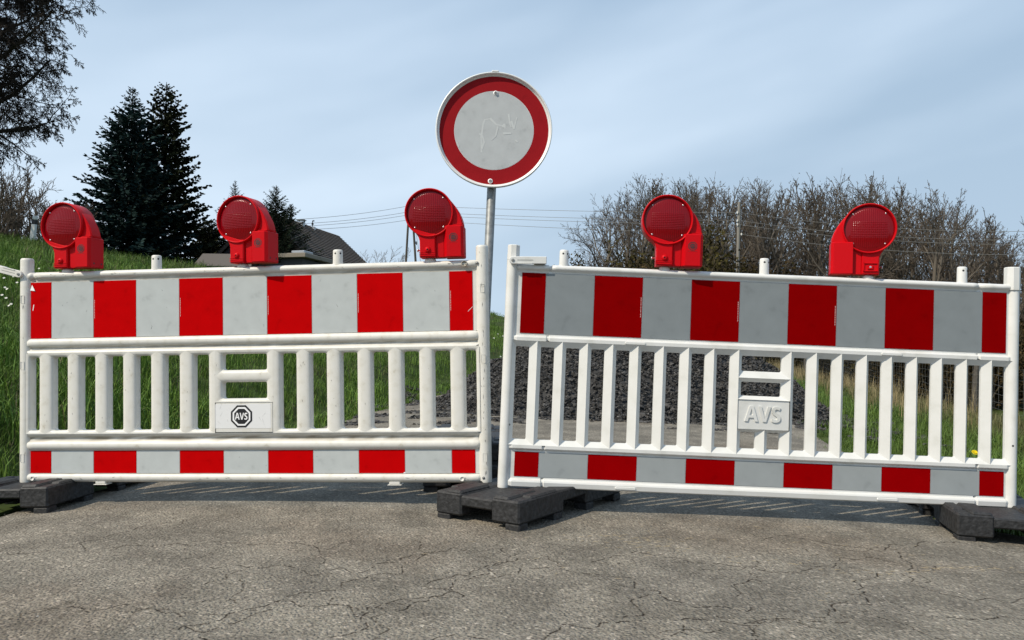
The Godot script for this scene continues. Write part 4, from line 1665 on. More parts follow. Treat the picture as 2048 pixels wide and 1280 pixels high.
func stripes(t: Node3D, y0: float, y1: float, red: Material, white: Material, reading: bool, marks: bool) -> void:
	var edges := [0.0, 0.1, 0.3, 0.5, 0.7, 0.9, 1.1, 1.3, 1.5, 1.7, 1.9, 2.0]
	for k in 11:
		var s := st_new()
		cbox(s, Vector3(edges[k] + 0.0009, y0, -0.0022), Vector3(edges[k + 1] - 0.0009, y1, 0.0), 0.0003)
		var is_red := k % 2 == 0
		var o := put("red_stripe" if is_red else "grey_stripe", s, red if is_red else white, t)
		if is_red and reading and marks and k != 0:
			# a line of minute print up the edge of the foil, too small to read
			s = st_new()
			var x: float = edges[k] + 0.006
			if not t.name.ends_with("001"):
				x = edges[k] + 0.005
			else:
				x = edges[k + 1] - 0.006
			if t.name.ends_with("001") and k > 6:
				continue
			var y := y0 + 0.085
			var r := RandomNumberGenerator.new()
			r.seed = k
			while y < y0 + 0.165:
				var h := r.randf_range(0.002, 0.008)
				quad(s, Vector3(x - 0.0012, y, 0.0004), Vector3(x + 0.0012, y, 0.0004), Vector3(x + 0.0012, y + h, 0.0004), Vector3(x - 0.0012, y + h, 0.0004), Vector3.BACK)
				y += h + 0.0022
			put("fine_print", s, M.micro_print, o)


func barriers() -> void:
	var cam := Basis(Vector3.RIGHT, PITCH)
	var bl := cam * Basis(Vector3(0.9944, 0.0204, 0.1036), Vector3(-0.0173, 0.9994, -0.0304), Vector3(-0.1042, 0.0284, 0.9942)).orthonormalized()
	var xl := Transform3D(bl, cam * Vector3(-2.151, -0.083, -3.440) + Vector3(0, EYE, 0))
	var br := cam * Basis(Vector3(0.9991, -0.0423, -0.0009), Vector3(0.0422, 0.9983, -0.0404), Vector3(0.0026, 0.0403, 0.9992)).orthonormalized()
	var xr := Transform3D(br, cam * Vector3(0.031, -0.053, -3.161) + Vector3(0, EYE, 0))
	left_barrier(xl)
	right_barrier(xr)
	warning_lamps(xl, xr)


func left_barrier(xf: Transform3D) -> void:
	var t := thing("road_barrier", "worn white plastic road barrier with bright red stripes and black octagon sticker", "barrier", xf, "pair of red and white road barriers")
	var m: Material = M.white_worn
	post(t, -0.027, -0.638, 0.360, 0.0275, m)
	post(t, 2.040, -0.638, 0.357, 0.0265, m)
	# small moulded frames on the posts
	for x in [-0.029, 2.042]:
		for y in [0.175, -0.12, -0.53]:
			var s := st_new()
			for b in [[-0.008, -0.018, 0.008, -0.0165], [-0.008, 0.0165, 0.008, 0.018], [-0.009, -0.0165, -0.0075, 0.0165], [0.0075, -0.0165, 0.009, 0.0165]]:
				cbox(s, Vector3(x + b[0], y + b[1], 0.0105), Vector3(x + b[2], y + b[3], 0.0137), 0.0006)
			put("moulded_mark", s, m, t)
	var s := st_new()
	rail(s, [[0.250, 0.0125, 0.8], [0.262, 0.0135, 1.0], [0.266, 0.017, 0.6], [0.270, 0.023, 0.1], [0.279, 0.0265, 0.0], [0.289, 0.024, 0.0], [0.295, 0.013, 0.0], [0.2965, 0.0, 0.0]], -0.018, 2.026, 0.016, true, 0.55, [0.02])
	put("top_rail", s, m, t)
	s = st_new()
	rail(s, [[-0.066, 0.0260, 0.0], [-0.058, 0.0235, 0.1], [-0.0535, 0.015, 0.6], [-0.046, 0.011, 1.0], [-0.041, 0.013, 1.0], [-0.0385, 0.019, 0.5], [-0.034, 0.0245, 0.1], [-0.022, 0.0268, 0.0], [-0.010, 0.0245, 0.0], [-0.004, 0.017, 0.0], [-0.002, 0.0125, 0.3]], -0.022, 2.030, 0.02, true, 0.6)
	put("middle_rail", s, m, t)
	s = st_new()
	rail(s, [[-0.499, 0.0125, 0.2], [-0.495, 0.015, 0.3], [-0.489, 0.0235, 0.0], [-0.476, 0.0268, 0.0], [-0.463, 0.0235, 0.0], [-0.4575, 0.015, 0.7], [-0.446, 0.0115, 1.0], [-0.438, 0.014, 0.9], [-0.434, 0.0215, 0.2], [-0.4235, 0.0262, 0.0]], -0.022, 2.030, 0.02, true, 0.85)
	put("lower_rail", s, m, t)
	s = st_new()
	rail(s, [[-0.638, 0.0, 0.6], [-0.637, 0.010, 0.7], [-0.632, 0.019, 0.4], [-0.624, 0.0250, 0.1], [-0.613, 0.0262, 0.0], [-0.604, 0.0215, 0.0], [-0.600, 0.0125, 0.4]], -0.020, 2.028, 0.018, true, 0.6)
	put("bottom_rail", s, m, t)
	for b in [[-0.002, 0.252], [-0.600, -0.498]]:
		s = st_new()
		cbox(s, Vector3(-0.012, b[0], -0.0265), Vector3(2.022, b[1], -0.0024), 0.001)
		put("board", s, m, t)
	# bars and openings
	var prof := [[0.0, 0.010], [0.04, 0.015], [0.14, 0.0195], [0.32, 0.0235], [0.6, 0.0255], [1.0, 0.0262]]
	var lefts := [0.112, 0.242, 0.373, 0.503, 0.635, 0.769]
	var slots := [[0.004, 0.044]]
	for x in lefts:
		slots.append([x, x + 0.066])
	for x in [1.161, 1.295, 1.430, 1.564, 1.698, 1.831]:
		slots.append([x, x + 0.068])
	slots.append([1.963, 2.010])
	var mids := [-0.012]
	for k in range(0, 6):
		mids.append((slots[k][1] + slots[k + 1][0]) / 2.0)
	mids.append(0.868)
	mids.append(1.128)
	for k in range(7, 13):
		mids.append((slots[k][1] + slots[k + 1][0]) / 2.0)
	mids.append(2.026)
	var top := st_new()
	var bottom := st_new()
	var bars := []
	for k in mids.size():
		bars.append(st_new())
	for k in 14:
		var ml: int = k if k < 7 else k + 1
		slot_cell([slots[k][0], -0.410, slots[k][1], -0.085], 0.011, [mids[ml], -0.4235, mids[ml + 1], -0.066], prof, {"L": bars[ml], "R": bars[ml + 1], "T": top, "B": bottom}, true)
	var cross := st_new()
	slot_cell([0.899, -0.154, 1.097, -0.084], 0.011, [0.868, -0.180, 1.128, -0.066], prof, {"L": bars[7], "R": bars[8], "T": top, "B": cross}, true)
	var ledge := st_new()
	slot_cell([0.899, -0.277, 1.097, -0.206], 0.011, [0.868, -0.292, 1.128, -0.180], prof, {"L": bars[7], "R": bars[8], "T": cross, "B": ledge}, true)
	for k in bars.size():
		put("bar" if k > 0 and k < bars.size() - 1 else "side_frame", bars[k], m, t)
	put("bar_head", top, m, t)
	put("bar_foot", bottom, m, t)
	put("cross_bar", cross, m, t)
	put("plate_ledge", ledge, m, t)
	s = st_new()
	cbox(s, Vector3(0.868, -0.4225, ZC - 0.024), Vector3(1.128, -0.2922, ZC + 0.0245), 0.003)
	put("name_plate", s, m, t)
	# sticker with a black octagon
	var z := ZC + 0.0246
	s = st_new()
	cbox(s, Vector3(0.856, -0.404, z), Vector3(1.118, -0.300, z + 0.0006), 0.0002)
	var st := put("sticker", s, mat(0.74, 0.74, 0.735, 0.35), t)
	var c := Vector2(0.987, -0.3525)
	s = st_new()
	extrude(s, octagon(0.0515, c), z + 0.0007, z + 0.0012)
	put("octagon", s, M.black_print, st)
	s = st_new()
	extrude(s, octagon(0.0430, c), z + 0.0013, z + 0.0017)
	put("octagon_ring", s, M.white_print, st)
	s = st_new()
	extrude(s, octagon(0.0350, c), z + 0.0018, z + 0.0022)
	put("octagon_center", s, M.black_print, st)
	lettering("letters", "AVS", 0.0285, 0.0008, M.white_print, st, Vector3(c.x, c.y, z + 0.0026), 0.82)
	s = st_new()
	rng.seed = 520
	for k in 7:
		var a := Vector2(rng.randf_range(0.87, 0.93) if k < 4 else rng.randf_range(1.05, 1.11), rng.randf_range(-0.40, -0.31))
		var b := a + Vector2(rng.randf_range(-0.02, 0.02), rng.randf_range(-0.04, 0.04))
		var q := (b - a).orthogonal().normalized() * 0.0006
		quad(s, Vector3(a.x - q.x, a.y - q.y, z + 0.0008), Vector3(b.x, b.y, z + 0.0008), Vector3(b.x, b.y, z + 0.0008), Vector3(a.x + q.x, a.y + q.y, z + 0.0008), Vector3.BACK)
	put("crease", s, mat(0.42, 0.42, 0.41, 0.6), st)
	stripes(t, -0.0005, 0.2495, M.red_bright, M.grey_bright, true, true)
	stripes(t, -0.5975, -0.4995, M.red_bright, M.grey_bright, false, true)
	# torn corner and chips of the foil, smudges
	s = st_new()
	tri(s, Vector3(-0.002, 0.215, 0.001), Vector3(0.008, 0.240, 0.001), Vector3(0.024, 0.212, 0.004), Vector3.BACK)
	quad(s, Vector3(0.010, 0.125, 0.0006), Vector3(0.013, 0.124, 0.0006), Vector3(0.018, 0.152, 0.0006), Vector3(0.014, 0.150, 0.0006), Vector3.BACK)
	quad(s, Vector3(1.978, 0.08, 0.0006), Vector3(1.979, 0.079, 0.0006), Vector3(1.999, 0.098, 0.0006), Vector3(1.998, 0.099, 0.0006), Vector3.BACK)
	quad(s, Vector3(1.692, -0.598, 0.0006), Vector3(1.703, -0.598, 0.0006), Vector3(1.7, -0.593, 0.0006), Vector3(1.694, -0.594, 0.0006), Vector3.BACK)
	put("foil_tear", s, M.white_print, t)
	s = st_new()
	rng.seed = 530
	for k in 46:
		var x := rng.randf_range(0.1, 1.95)
		var y := rng.randf_range(0.005, 0.245) if k < 30 else rng.randf_range(-0.595, -0.50)
		if k < 8:
			y = rng.randf_range(0.205, 0.25)
		if int((x + 0.1) / 0.2) % 2 == 0:
			continue
		var b := Vector2(x, y) + Vector2(rng.randf_range(-0.010, 0.010), rng.randf_range(-0.016, 0.016))
		var q := (b - Vector2(x, y)).orthogonal().normalized() * rng.randf_range(0.0004, 0.0011)
		tri(s, Vector3(x - q.x, y - q.y, 0.0005), Vector3(b.x, b.y, 0.0005), Vector3(x + q.x, y + q.y, 0.0005), Vector3.BACK)
	put("scuff", s, M.scratch, t).set_meta("kind", "stuff")
	# rubbed marks on the rails, bars and posts
	s = st_new()
	rng.seed = 540
	for k in 120:
		var x := rng.randf_range(0.0, 2.0)
		var y := 0.279 + rng.randf_range(-0.006, 0.006)
		var zz := ZC + 0.0272
		var l := rng.randf_range(0.004, 0.026)
		var tip := Vector3(l * rng.randf_range(0.4, 1.0), rng.randf_range(-0.004, 0.004), 0)
		if k % 4 == 1:
			y = -0.622 + rng.randf_range(-0.004, 0.008)
			zz = ZC + 0.0270
		elif k % 4 == 2:
			x = (-0.027 if rng.randf() < 0.3 else 2.040) + rng.randf_range(-0.010, 0.010)
			y = rng.randf_range(-0.62, 0.34)
			zz = ZC + 0.0275
			tip = Vector3(rng.randf_range(-0.003, 0.003), l, 0)
		elif k % 4 == 3:
			x = mids[1 + rng.randi() % 14] + rng.randf_range(-0.012, 0.012)
			y = rng.randf_range(-0.38, -0.1)
			zz = ZC + 0.0264
			tip = Vector3(rng.randf_range(-0.003, 0.003), l * 0.5, 0)
		var w := tip.cross(Vector3.BACK).normalized() * rng.randf_range(0.0005, 0.0014)
		var a := Vector3(x, y, zz)
		tri(s, a, a + tip * 0.5 + w, a + tip, Vector3.BACK)
		tri(s, a, a + tip, a + tip * 0.5 - w, Vector3.BACK)
	put("rub_mark", s, mat(0.20, 0.185, 0.16, 0.7), t).set_meta("kind", "stuff")
	# free pegs between the lamps, lamp pegs, moulded foot nubs
	for x in [0.588, 1.413]:
		peg(t, x, 0.291, 0.357, 0.0215, m)
	for x in [0.169, 0.987, 1.818]:
		peg(t, x, 0.291, 0.3075, 0.0235, m, false)
	for x in [0.335, 1.655]:
		s = st_new()
		cbox(s, Vector3(x - 0.024, -0.645, ZC - 0.018), Vector3(x + 0.024, -0.630, ZC + 0.020), 0.003)
		cbox(s, Vector3(x - 0.030, -0.6478, ZC - 0.02), Vector3(x + 0.030, -0.6451, ZC + 0.023), 0.001)
		put("foot_nub", s, m, t)
	# plugs near the corners
	s = st_new()
	for p in [[0.02, -0.619], [1.945, -0.619]]:
		lathe(s, PackedVector2Array([Vector2(0.010, 0.0), Vector2(0.010, 0.0035), Vector2(0.008, 0.004), Vector2(0.0065, 0.001), Vector2(0, 0.001)]), 16, Transform3D(Basis(), Vector3(p[0], p[1], 0.0115)))
	put("plug", s, m, t)
	s = st_new()
	lathe(s, PackedVector2Array([Vector2(0.013, 0.0), Vector2(0.013, 0.006), Vector2(0.010, 0.007), Vector2(0.009, 0.001), Vector2(0, 0.001)]), 18, Transform3D(Basis(), Vector3(1.968, 0.279, 0.0105)))
	put("corner_plug", s, mat(0.30, 0.27, 0.22, 0.7), t)
	s = st_new()
	lathe(s, PackedVector2Array([Vector2(0.006, 0.0), Vector2(0.006, 0.004), Vector2(0, 0.0055)]), 12, Transform3D(Basis(), Vector3(2.022, 0.281, 0.0105)))
	lathe(s, PackedVector2Array([Vector2(0.006, 0.0), Vector2(0.006, 0.004), Vector2(0, 0.0055)]), 12, Transform3D(Basis(), Vector3(2.035, -0.615, 0.0105)))
	put("rivet", s, M.zinc, t)
	hook(t, Vector3(-0.041, 0.288, ZC + 0.031), PI - 0.26, m)


func hook(t: Node3D, at_point: Vector3, turn: float, m: Material) -> void:
	var xf := Transform3D(Basis(Vector3.BACK, turn), at_point)
	var s := st_new()
	var poly := PackedVector2Array()
	for k in 9:
		poly.append(Vector2.from_angle(PI / 2 + PI * k / 8) * 0.0155)
	poly.append(Vector2(0.085, -0.0145))
	poly.append(Vector2(0.138, -0.0145))
	poly.append(Vector2(0.138, 0.0155))
	poly.append(Vector2(0.085, 0.0155))
	extrude(s, poly, -0.0065, 0.0065, 0.002, xf)
	cbox(s, Vector3(0.085, -0.0140, -0.0400), Vector3(0.1375, 0.0150, -0.0066), 0.004, xf)
	cbox(s, Vector3(0.02, -0.0150, 0.0066), Vector3(0.080, -0.0110, 0.0090), 0.001, xf)
	var o := put("hook_arm", s, m, t)
	s = st_new()
	cbox(s, Vector3(0.018, 0.0, 0.0066), Vector3(0.083, 0.0018, 0.0074), 0.0003, xf)
	put("groove", s, M.seam, o)
	s = st_new()
	lathe(s, PackedVector2Array([Vector2(0.0065, 0.0066), Vector2(0.0065, 0.009), Vector2(0.0065, 0.009), Vector2(0.003, 0.0105), Vector2(0, 0.0100)]), 14, xf)
	put("hook_bolt", s, M.zinc, o)


func right_barrier(xf: Transform3D) -> void:
	var t := thing("road_barrier", "clean white plastic road barrier tilted to the right with raised AVS letters", "barrier", xf, "pair of red and white road barriers")
	var m: Material = M.white_clean
	var pl := post(t, -0.041, -0.638, 0.330, 0.0235, m)
	var pr := post(t, 2.031, -0.638, 0.270, 0.0245, m)
	# eight-sided heads
	for q in [[-0.038, 0.300, 0.362, pl, 0.0250], [2.028, 0.262, 0.357, pr, 0.0275]]:
		var s := st_new()
		var rings := []
		for e in [[q[1], 1.0], [q[2] - 0.003, 1.0], [q[2], 0.9]]:
			var rr := PackedVector3Array()
			for k in 8:
				var a := TAU * (k + 0.5) / 8
				rr.append(Vector3(q[0] + cos(a) * q[4] * 1.08 * e[1], e[0], ZC + 0.002 + sin(a) * 0.0305 * e[1]))
			rings.append(rr)
		loft(s, rings, true, true, -1)
		put("post_head", s, m, t)
	var cuts := [0.118, 1.884]
	var s := st_new()
	rail(s, [[0.2515, 0.0128, 0.0], [0.2585, 0.0135, 0.0], [0.262, 0.020, 0.0], [0.268, 0.0255, 0.0], [0.276, 0.0255, 0.0], [0.283, 0.019, 0.0], [0.2865, 0.0, 0.0]], -0.028, 2.024, 0.022, true, 0.0, cuts)
	put("top_rail", s, m, t)
	s = st_new()
	rail(s, [[-0.030, 0.0250, 0.0], [-0.0165, 0.0250, 0.0], [-0.0115, 0.0205, 0.0], [-0.0085, 0.0128, 0.0], [-0.003, 0.0126, 0.0]], -0.030, 2.024, 0.02, false, 0.0, cuts)
	put("middle_rail", s, m, t)
	s = st_new()
	rail(s, [[-0.483, 0.0126, 0.0], [-0.4765, 0.0130, 0.0], [-0.4725, 0.0205, 0.0], [-0.468, 0.0250, 0.0], [-0.455, 0.0250, 0.0]], -0.030, 2.024, 0.02, false, 0.0, cuts)
	put("lower_rail", s, m, t)
	s = st_new()
	rail(s, [[-0.627, 0.0, 0.0], [-0.6265, 0.017, 0.0], [-0.622, 0.0235, 0.0], [-0.604, 0.0262, 0.0], [-0.598, 0.0235, 0.0], [-0.5915, 0.0128, 0.0], [-0.586, 0.0126, 0.0]], -0.030, 2.024, 0.022, false, 0.0, cuts)
	put("bottom_rail", s, m, t)
	for b in [[-0.006, 0.2565], [-0.588, -0.478]]:
		s = st_new()
		cbox(s, Vector3(-0.022, b[0], -0.0265), Vector3(2.012, b[1], -0.0024), 0.001)
		put("board", s, m, t)
	for p in [[0.475, -0.0232, 0.0108], [1.525, -0.0232, 0.0108], [0.455, -0.613, 0.0108], [1.52, -0.613, 0.0108]]:
		s = st_new()
		pill(s, p[0], p[1], p[2] - 0.001, 0.086, 0.0125, 0.0045)
		put("grip_pad", s, m, t)
	# bars with a ridge: broad flank to the left, narrow one to the right
	var prof := [[0.0, 0.0055], [0.02, 0.0065], [0.96, 0.0240], [1.0, 0.0250]]
	var slots := []
	for k in 9:
		slots.append([-0.012 + 0.1034 * k, -0.012 + 0.1034 * k + 0.0545])
	for k in 9:
		slots.append([1.132 + 0.1024 * k, 1.132 + 0.1024 * k + 0.0545])
	var ridge := []
	for k in 18:
		ridge.append([slots[k][0] - 0.0170, slots[k][1] + 0.0322])
	for k in 17:
		if k != 8:
			ridge[k + 1][0] = ridge[k][1]
	ridge[0][0] = -0.028
	ridge[17][1] = 2.022
	ridge[8][1] = 0.9010
	ridge[9][0] = 1.1150
	var top := st_new()
	var bottom := st_new()
	var bars := []
	for k in 20:
		bars.append(st_new())
	for k in 18:
		var l: int = k if k < 9 else k + 1
		slot_cell([slots[k][0], -0.434, slots[k][1], -0.0545], 0.0045, [ridge[k][0], -0.455, ridge[k][1], -0.030], prof, {"L": bars[l], "R": bars[l + 1], "T": top, "B": bottom}, false)
	var cross := st_new()
	slot_cell([0.918, -0.117, 1.082, -0.0545], 0.006, [0.901, -0.1440, 1.115, -0.030], prof, {"L": bars[9], "R": bars[10], "T": top, "B": cross}, false)
	var ledge := st_new()
	slot_cell([0.918, -0.218, 1.082, -0.161], 0.006, [0.901, -0.2325, 1.115, -0.1440], prof, {"L": bars[9], "R": bars[10], "T": cross, "B": ledge}, false)
	var mid := st_new()
	slot_cell([0.919, -0.434, 0.981, -0.366], 0.004, [0.901, -0.455, 1.013, -0.3545], prof, {"L": bars[9], "R": mid, "T": ledge, "B": bottom}, false)
	slot_cell([1.030, -0.434, 1.082, -0.366], 0.004, [1.013, -0.455, 1.115, -0.3545], prof, {"L": mid, "R": bars[10], "T": ledge, "B": bottom}, false)
	for k in bars.size():
		put("bar" if k > 0 and k < 19 else "side_frame", bars[k], m, t)
	put("short_bar", mid, m, t)
	put("bar_head", top, m, t)
	put("bar_foot", bottom, m, t)
	put("cross_bar", cross, m, t)
	put("plate_ledge", ledge, m, t)
	s = st_new()
	cbox(s, Vector3(0.9015, -0.354, ZC - 0.022), Vector3(1.1145, -0.233, ZC + 0.0212), 0.002)
	var np := put("name_plate", s, m, t)
	lettering("raised_letters", "AVS", 0.062, 0.009, m, np, Vector3(1.006, -0.291, ZC + 0.0212), 0.98)
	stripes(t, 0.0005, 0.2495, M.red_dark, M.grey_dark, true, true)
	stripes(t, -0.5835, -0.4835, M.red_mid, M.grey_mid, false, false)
	for x in [0.171, 1.001, 1.821]:
		peg(t, x, 0.280, 0.351, 0.0195, m)
	for x in [0.588, 1.431]:
		peg(t, x, 0.280, 0.2985, 0.0215, m, false)
	s = st_new()
	dot(s, -0.026, -0.375, ZC + 0.0225, 0.0042)
	dot(s, 2.026, -0.375, ZC + 0.0272, 0.0042)
	put("drain_hole", s, M.hole, t)
	hook(t, Vector3(-0.040, 0.2955, ZC + 0.036), 0.035, m)


# ---------------------------------------------------------------- warning lamps
func lens_mesh(r: float) -> ArrayMesh:
	# a domed red lens: fine upright flutes with a field of level ribs in the middle
	var b := Bulk.new()
	var n := 150
	var fade := func(v: float, a: float, c: float) -> float: return smoothstep(a, c, v)
	var h := func(x: float, y: float) -> float:
		var q := sqrt(x * x + y * y) / r
		if q >= 1.0:
			return 0.0
		var z := 0.013 * (1.0 - q * q)
		var flat_edge: float = 1.0 - fade.call(q, 0.82, 0.90)
		var upright := absf(sin(x * PI / 0.0078))
		var level := absf(sin(y * PI / 0.0070))
		var band: float = (1.0 - fade.call(absf(y + 0.006), 0.030, 0.036))
		z += flat_edge * 0.0009 * upright * (1.0 - 0.4 * band)
		z += flat_edge * band * 0.0008 * level * (1.0 - fade.call(absf(x), 0.060, 0.075))
		return z
	var grid := PackedVector3Array()
	for j in n + 1:
		for i in n + 1:
			var x := (i / float(n) * 2.0 - 1.0) * r
			var y := (j / float(n) * 2.0 - 1.0) * r
			# square grid wrapped onto the disc
			var u := x / r
			var v := y / r
			var px := x * sqrt(1.0 - v * v / 2.0)
			var py := y * sqrt(1.0 - u * u / 2.0)
			grid.append(Vector3(px, py, h.call(px, py)))
	var e := 0.0006
	for k in grid.size():
		var p := grid[k]
		b.v.append(p)
		b.n.append(Vector3(h.call(p.x - e, p.y) - h.call(p.x + e, p.y), h.call(p.x, p.y - e) - h.call(p.x, p.y + e), 2 * e).normalized())
		b.c.append(Color.WHITE)
	for j in n:
		for i in n:
			var a := j * (n + 1) + i
			b.i.append_array([a, a + n + 1, a + 1, a + 1, a + n + 1, a + n + 2])
	return b.mesh()


func make_lamp() -> Node3D:
	# local origin at the foot of the neck; the head's middle 0.189 m above it
	var t := thing("warning_lamp", "red warning lamp", "warning lamp", Transform3D(), "red warning lamps on the barriers")
	var head := Vector3(0.003, 0.189, 0.0)
	var R := 0.1035
	var s := st_new()
	var both := [Transform3D(Basis(), head), Transform3D(Basis(Vector3.UP, PI), head)]
	lathe(s, PackedVector2Array([Vector2(R - 0.004, -0.046), Vector2(R, -0.043), Vector2(R, 0.043), Vector2(R - 0.0012, 0.0462), Vector2(R - 0.0036, 0.0470), Vector2(R - 0.0056, 0.0458), Vector2(R - 0.0066, 0.043), Vector2(R - 0.0085, 0.034)]), 72, both[0])
	lathe(s, PackedVector2Array([Vector2(R - 0.0012, 0.0462), Vector2(R - 0.0036, 0.0470), Vector2(R - 0.0056, 0.0458), Vector2(R - 0.0066, 0.043), Vector2(R - 0.0085, 0.034)]), 72, both[1])
	lathe(s, PackedVector2Array([Vector2(R, 0.042), Vector2(R - 0.0012, 0.0462)]), 72, both[1])
	put("lamp_head", s, M.lamp_red, t)
	var lens := lens_mesh(R - 0.0088)
	for k in 2:
		var o := mesh_node("lens", lens, M.lens_red, t)
		o.transform = both[k] * Transform3D(Basis(), Vector3(0, 0, 0.0345))
		for a in [0.80, 2.38, 3.93, 5.48]:
			s = st_new()
			var p := Vector3(cos(a) * 0.0865, sin(a) * 0.0865, 0.0022)
			lathe(s, PackedVector2Array([Vector2(0.0040, 0.0), Vector2(0.0036, 0.002), Vector2(0, 0.0032)]), 10, Transform3D(Basis(), p))
			put("screw", s, M.steel, o)
	# curved arm from the head down to the battery box
	var poly := PackedVector2Array()
	for k in 14:
		var a := lerpf(1.30, -1.25, k / 13.0)
		poly.append(Vector2(head.x, head.y) + Vector2.from_angle(a) * 0.082)
	poly.append(Vector2(0.060, 0.10))
	poly.append(Vector2(0.072, 0.128))
	poly.append(Vector2(0.1455, 0.128))
	for k in 10:
		var f := (k + 1) / 11.0
		var p0 := Vector2(0.1455, 0.132)
		var p1 := Vector2(0.140, 0.205)
		var p2 := Vector2(head.x, head.y) + Vector2.from_angle(1.02) * (R - 0.001)
		poly.append(p0.lerp(p1, f).lerp(p1.lerp(p2, f), f))
	s = st_new()
	extrude(s, poly, -0.0315, 0.0315, 0.005, Transform3D(), true)
	put("arm", s, M.lamp_red, t)
	# neck under the head
	poly = PackedVector2Array([Vector2(-0.038, 0.0), Vector2(0.029, 0.0), Vector2(0.029, 0.100), Vector2(0.012, 0.100), Vector2(-0.070, 0.125), Vector2(-0.0505, 0.098), Vector2(-0.0425, 0.085), Vector2(-0.0385, 0.070)])
	s = st_new()
	extrude(s, poly, -0.034, 0.040, 0.004)
	var neck := put("neck", s, M.lamp_red, t)
	s = st_new()
	for y in [0.006, 0.013, 0.020]:
		cbox(s, Vector3(-0.0395, y, -0.030), Vector3(0.0285, y + 0.0026, 0.0416), 0.0008)
	put("rib", s, M.lamp_red, neck)
	s = st_new()
	lathe(s, PackedVector2Array([Vector2(0.0135, 0.039), Vector2(0.0125, 0.043), Vector2(0.0085, 0.047), Vector2(0.0045, 0.0485), Vector2(0.0040, 0.0485), Vector2(0.0035, 0.044), Vector2(0.0, 0.044)]), 20, Transform3D(Basis(), Vector3(-0.004, 0.032, 0)))
	put("lock_dome", s, M.lamp_red, neck)
	s = st_new()
	lathe(s, PackedVector2Array([Vector2(0.0038, 0.0455), Vector2(0.0, 0.0455)]), 12, Transform3D(Basis(), Vector3(-0.004, 0.032, 0)))
	put("keyhole", s, M.hole, neck)
	# side screw through the neck
	s = st_new()
	lathe(s, PackedVector2Array([Vector2(0.003, 0.0), Vector2(0.003, 0.012), Vector2(0.006, 0.012), Vector2(0.006, 0.017), Vector2(0, 0.018)]), 10, Transform3D(Basis(Vector3.UP, -PI / 2), Vector3(-0.0385, 0.034, 0.004)))
	put("side_screw", s, M.steel, neck)
	# web between neck and box
	s = st_new()
	cbox(s, Vector3(0.0292, 0.0, -0.030), Vector3(0.0640, 0.112, 0.0285), 0.002)
	put("web", s, M.lamp_red, t)
	# battery box with bevelled upright edges
	s = st_new()
	poly = PackedVector2Array([Vector2(0.0642, -0.049), Vector2(0.0642, 0.030), Vector2(0.078, 0.049), Vector2(0.137, 0.049), Vector2(0.1478, 0.038), Vector2(0.1478, -0.040), Vector2(0.138, -0.049)])
	extrude(s, poly, -0.132, 0.001, 0.0035, Transform3D(Basis(Vector3.RIGHT, PI / 2), Vector3.ZERO))
	var box := put("battery_box", s, M.lamp_red, t)
	s = st_new()
	cbox(s, Vector3(0.090, 0.1335, -0.035), Vector3(0.144, 0.1372, 0.040), 0.0015)
	put("box_lid", s, M.lamp_red, box)
	# embossed maker's octagon and a line under it
	var c := Vector2(0.106, 0.082)
	s = st_new()
	for k in 8:
		var o0 := octagon(0.0190, c)
		var i0 := octagon(0.0152, c)
		var k2 := (k + 1) % 8
		quad(s, Vector3(o0[k].x, o0[k].y, 0.0496), Vector3(o0[k2].x, o0[k2].y, 0.0496), Vector3(i0[k2].x, i0[k2].y, 0.0496), Vector3(i0[k].x, i0[k].y, 0.0496), Vector3.BACK)
	extrude(s, octagon(0.0122, c), 0.0491, 0.0497)
	put("octagon_mark", s, M.badge, box)
	lettering("mark_letters", "AVS", 0.0085, 0.0006, M.badge_text, box, Vector3(c.x, c.y, 0.0499), 0.85)
	s = st_new()
	cbox(s, Vector3(0.088, 0.0605, 0.0490), Vector3(0.124, 0.0615, 0.0495), 0.0002)
	put("mark_line", s, M.badge, box)
	s = st_new()
	lathe(s, PackedVector2Array([Vector2(0.0045, 0.0), Vector2(0.0, 0.0004)]), 12, Transform3D(Basis(Vector3.UP, PI / 2), Vector3(0.1479, 0.018, 0.020)))
	lathe(s, PackedVector2Array([Vector2(0.0045, 0.0), Vector2(0.0, 0.0004)]), 12, Transform3D(Basis(Vector3.UP, PI / 2), Vector3(0.1479, 0.018, -0.026)))
	put("lock_slot", s, M.hole, box)
	# latch on the rear of the neck
	s = st_new()
	for q in [[-0.030, 0.012, 0.022, 0.016], [-0.030, 0.044, 0.022, 0.048], [-0.034, 0.012, -0.030, 0.048], [0.018, 0.012, 0.022, 0.048]]:
		cbox(s, Vector3(q[0], q[1], -0.0395), Vector3(q[2], q[3], -0.0342), 0.001)
	cbox(s, Vector3(-0.014, 0.022, -0.0400), Vector3(0.006, 0.038, -0.0342), 0.0012)
	put("latch", s, M.lamp_red, neck)
	s = st_new()
	lathe(s, PackedVector2Array([Vector2(0.0042, 0.0402), Vector2(0.0, 0.0408)]), 10, Transform3D(Basis(Vector3.UP, PI), Vector3(-0.004, 0.030, 0)))
	put("latch_screw", s, M.steel, neck)
	return t


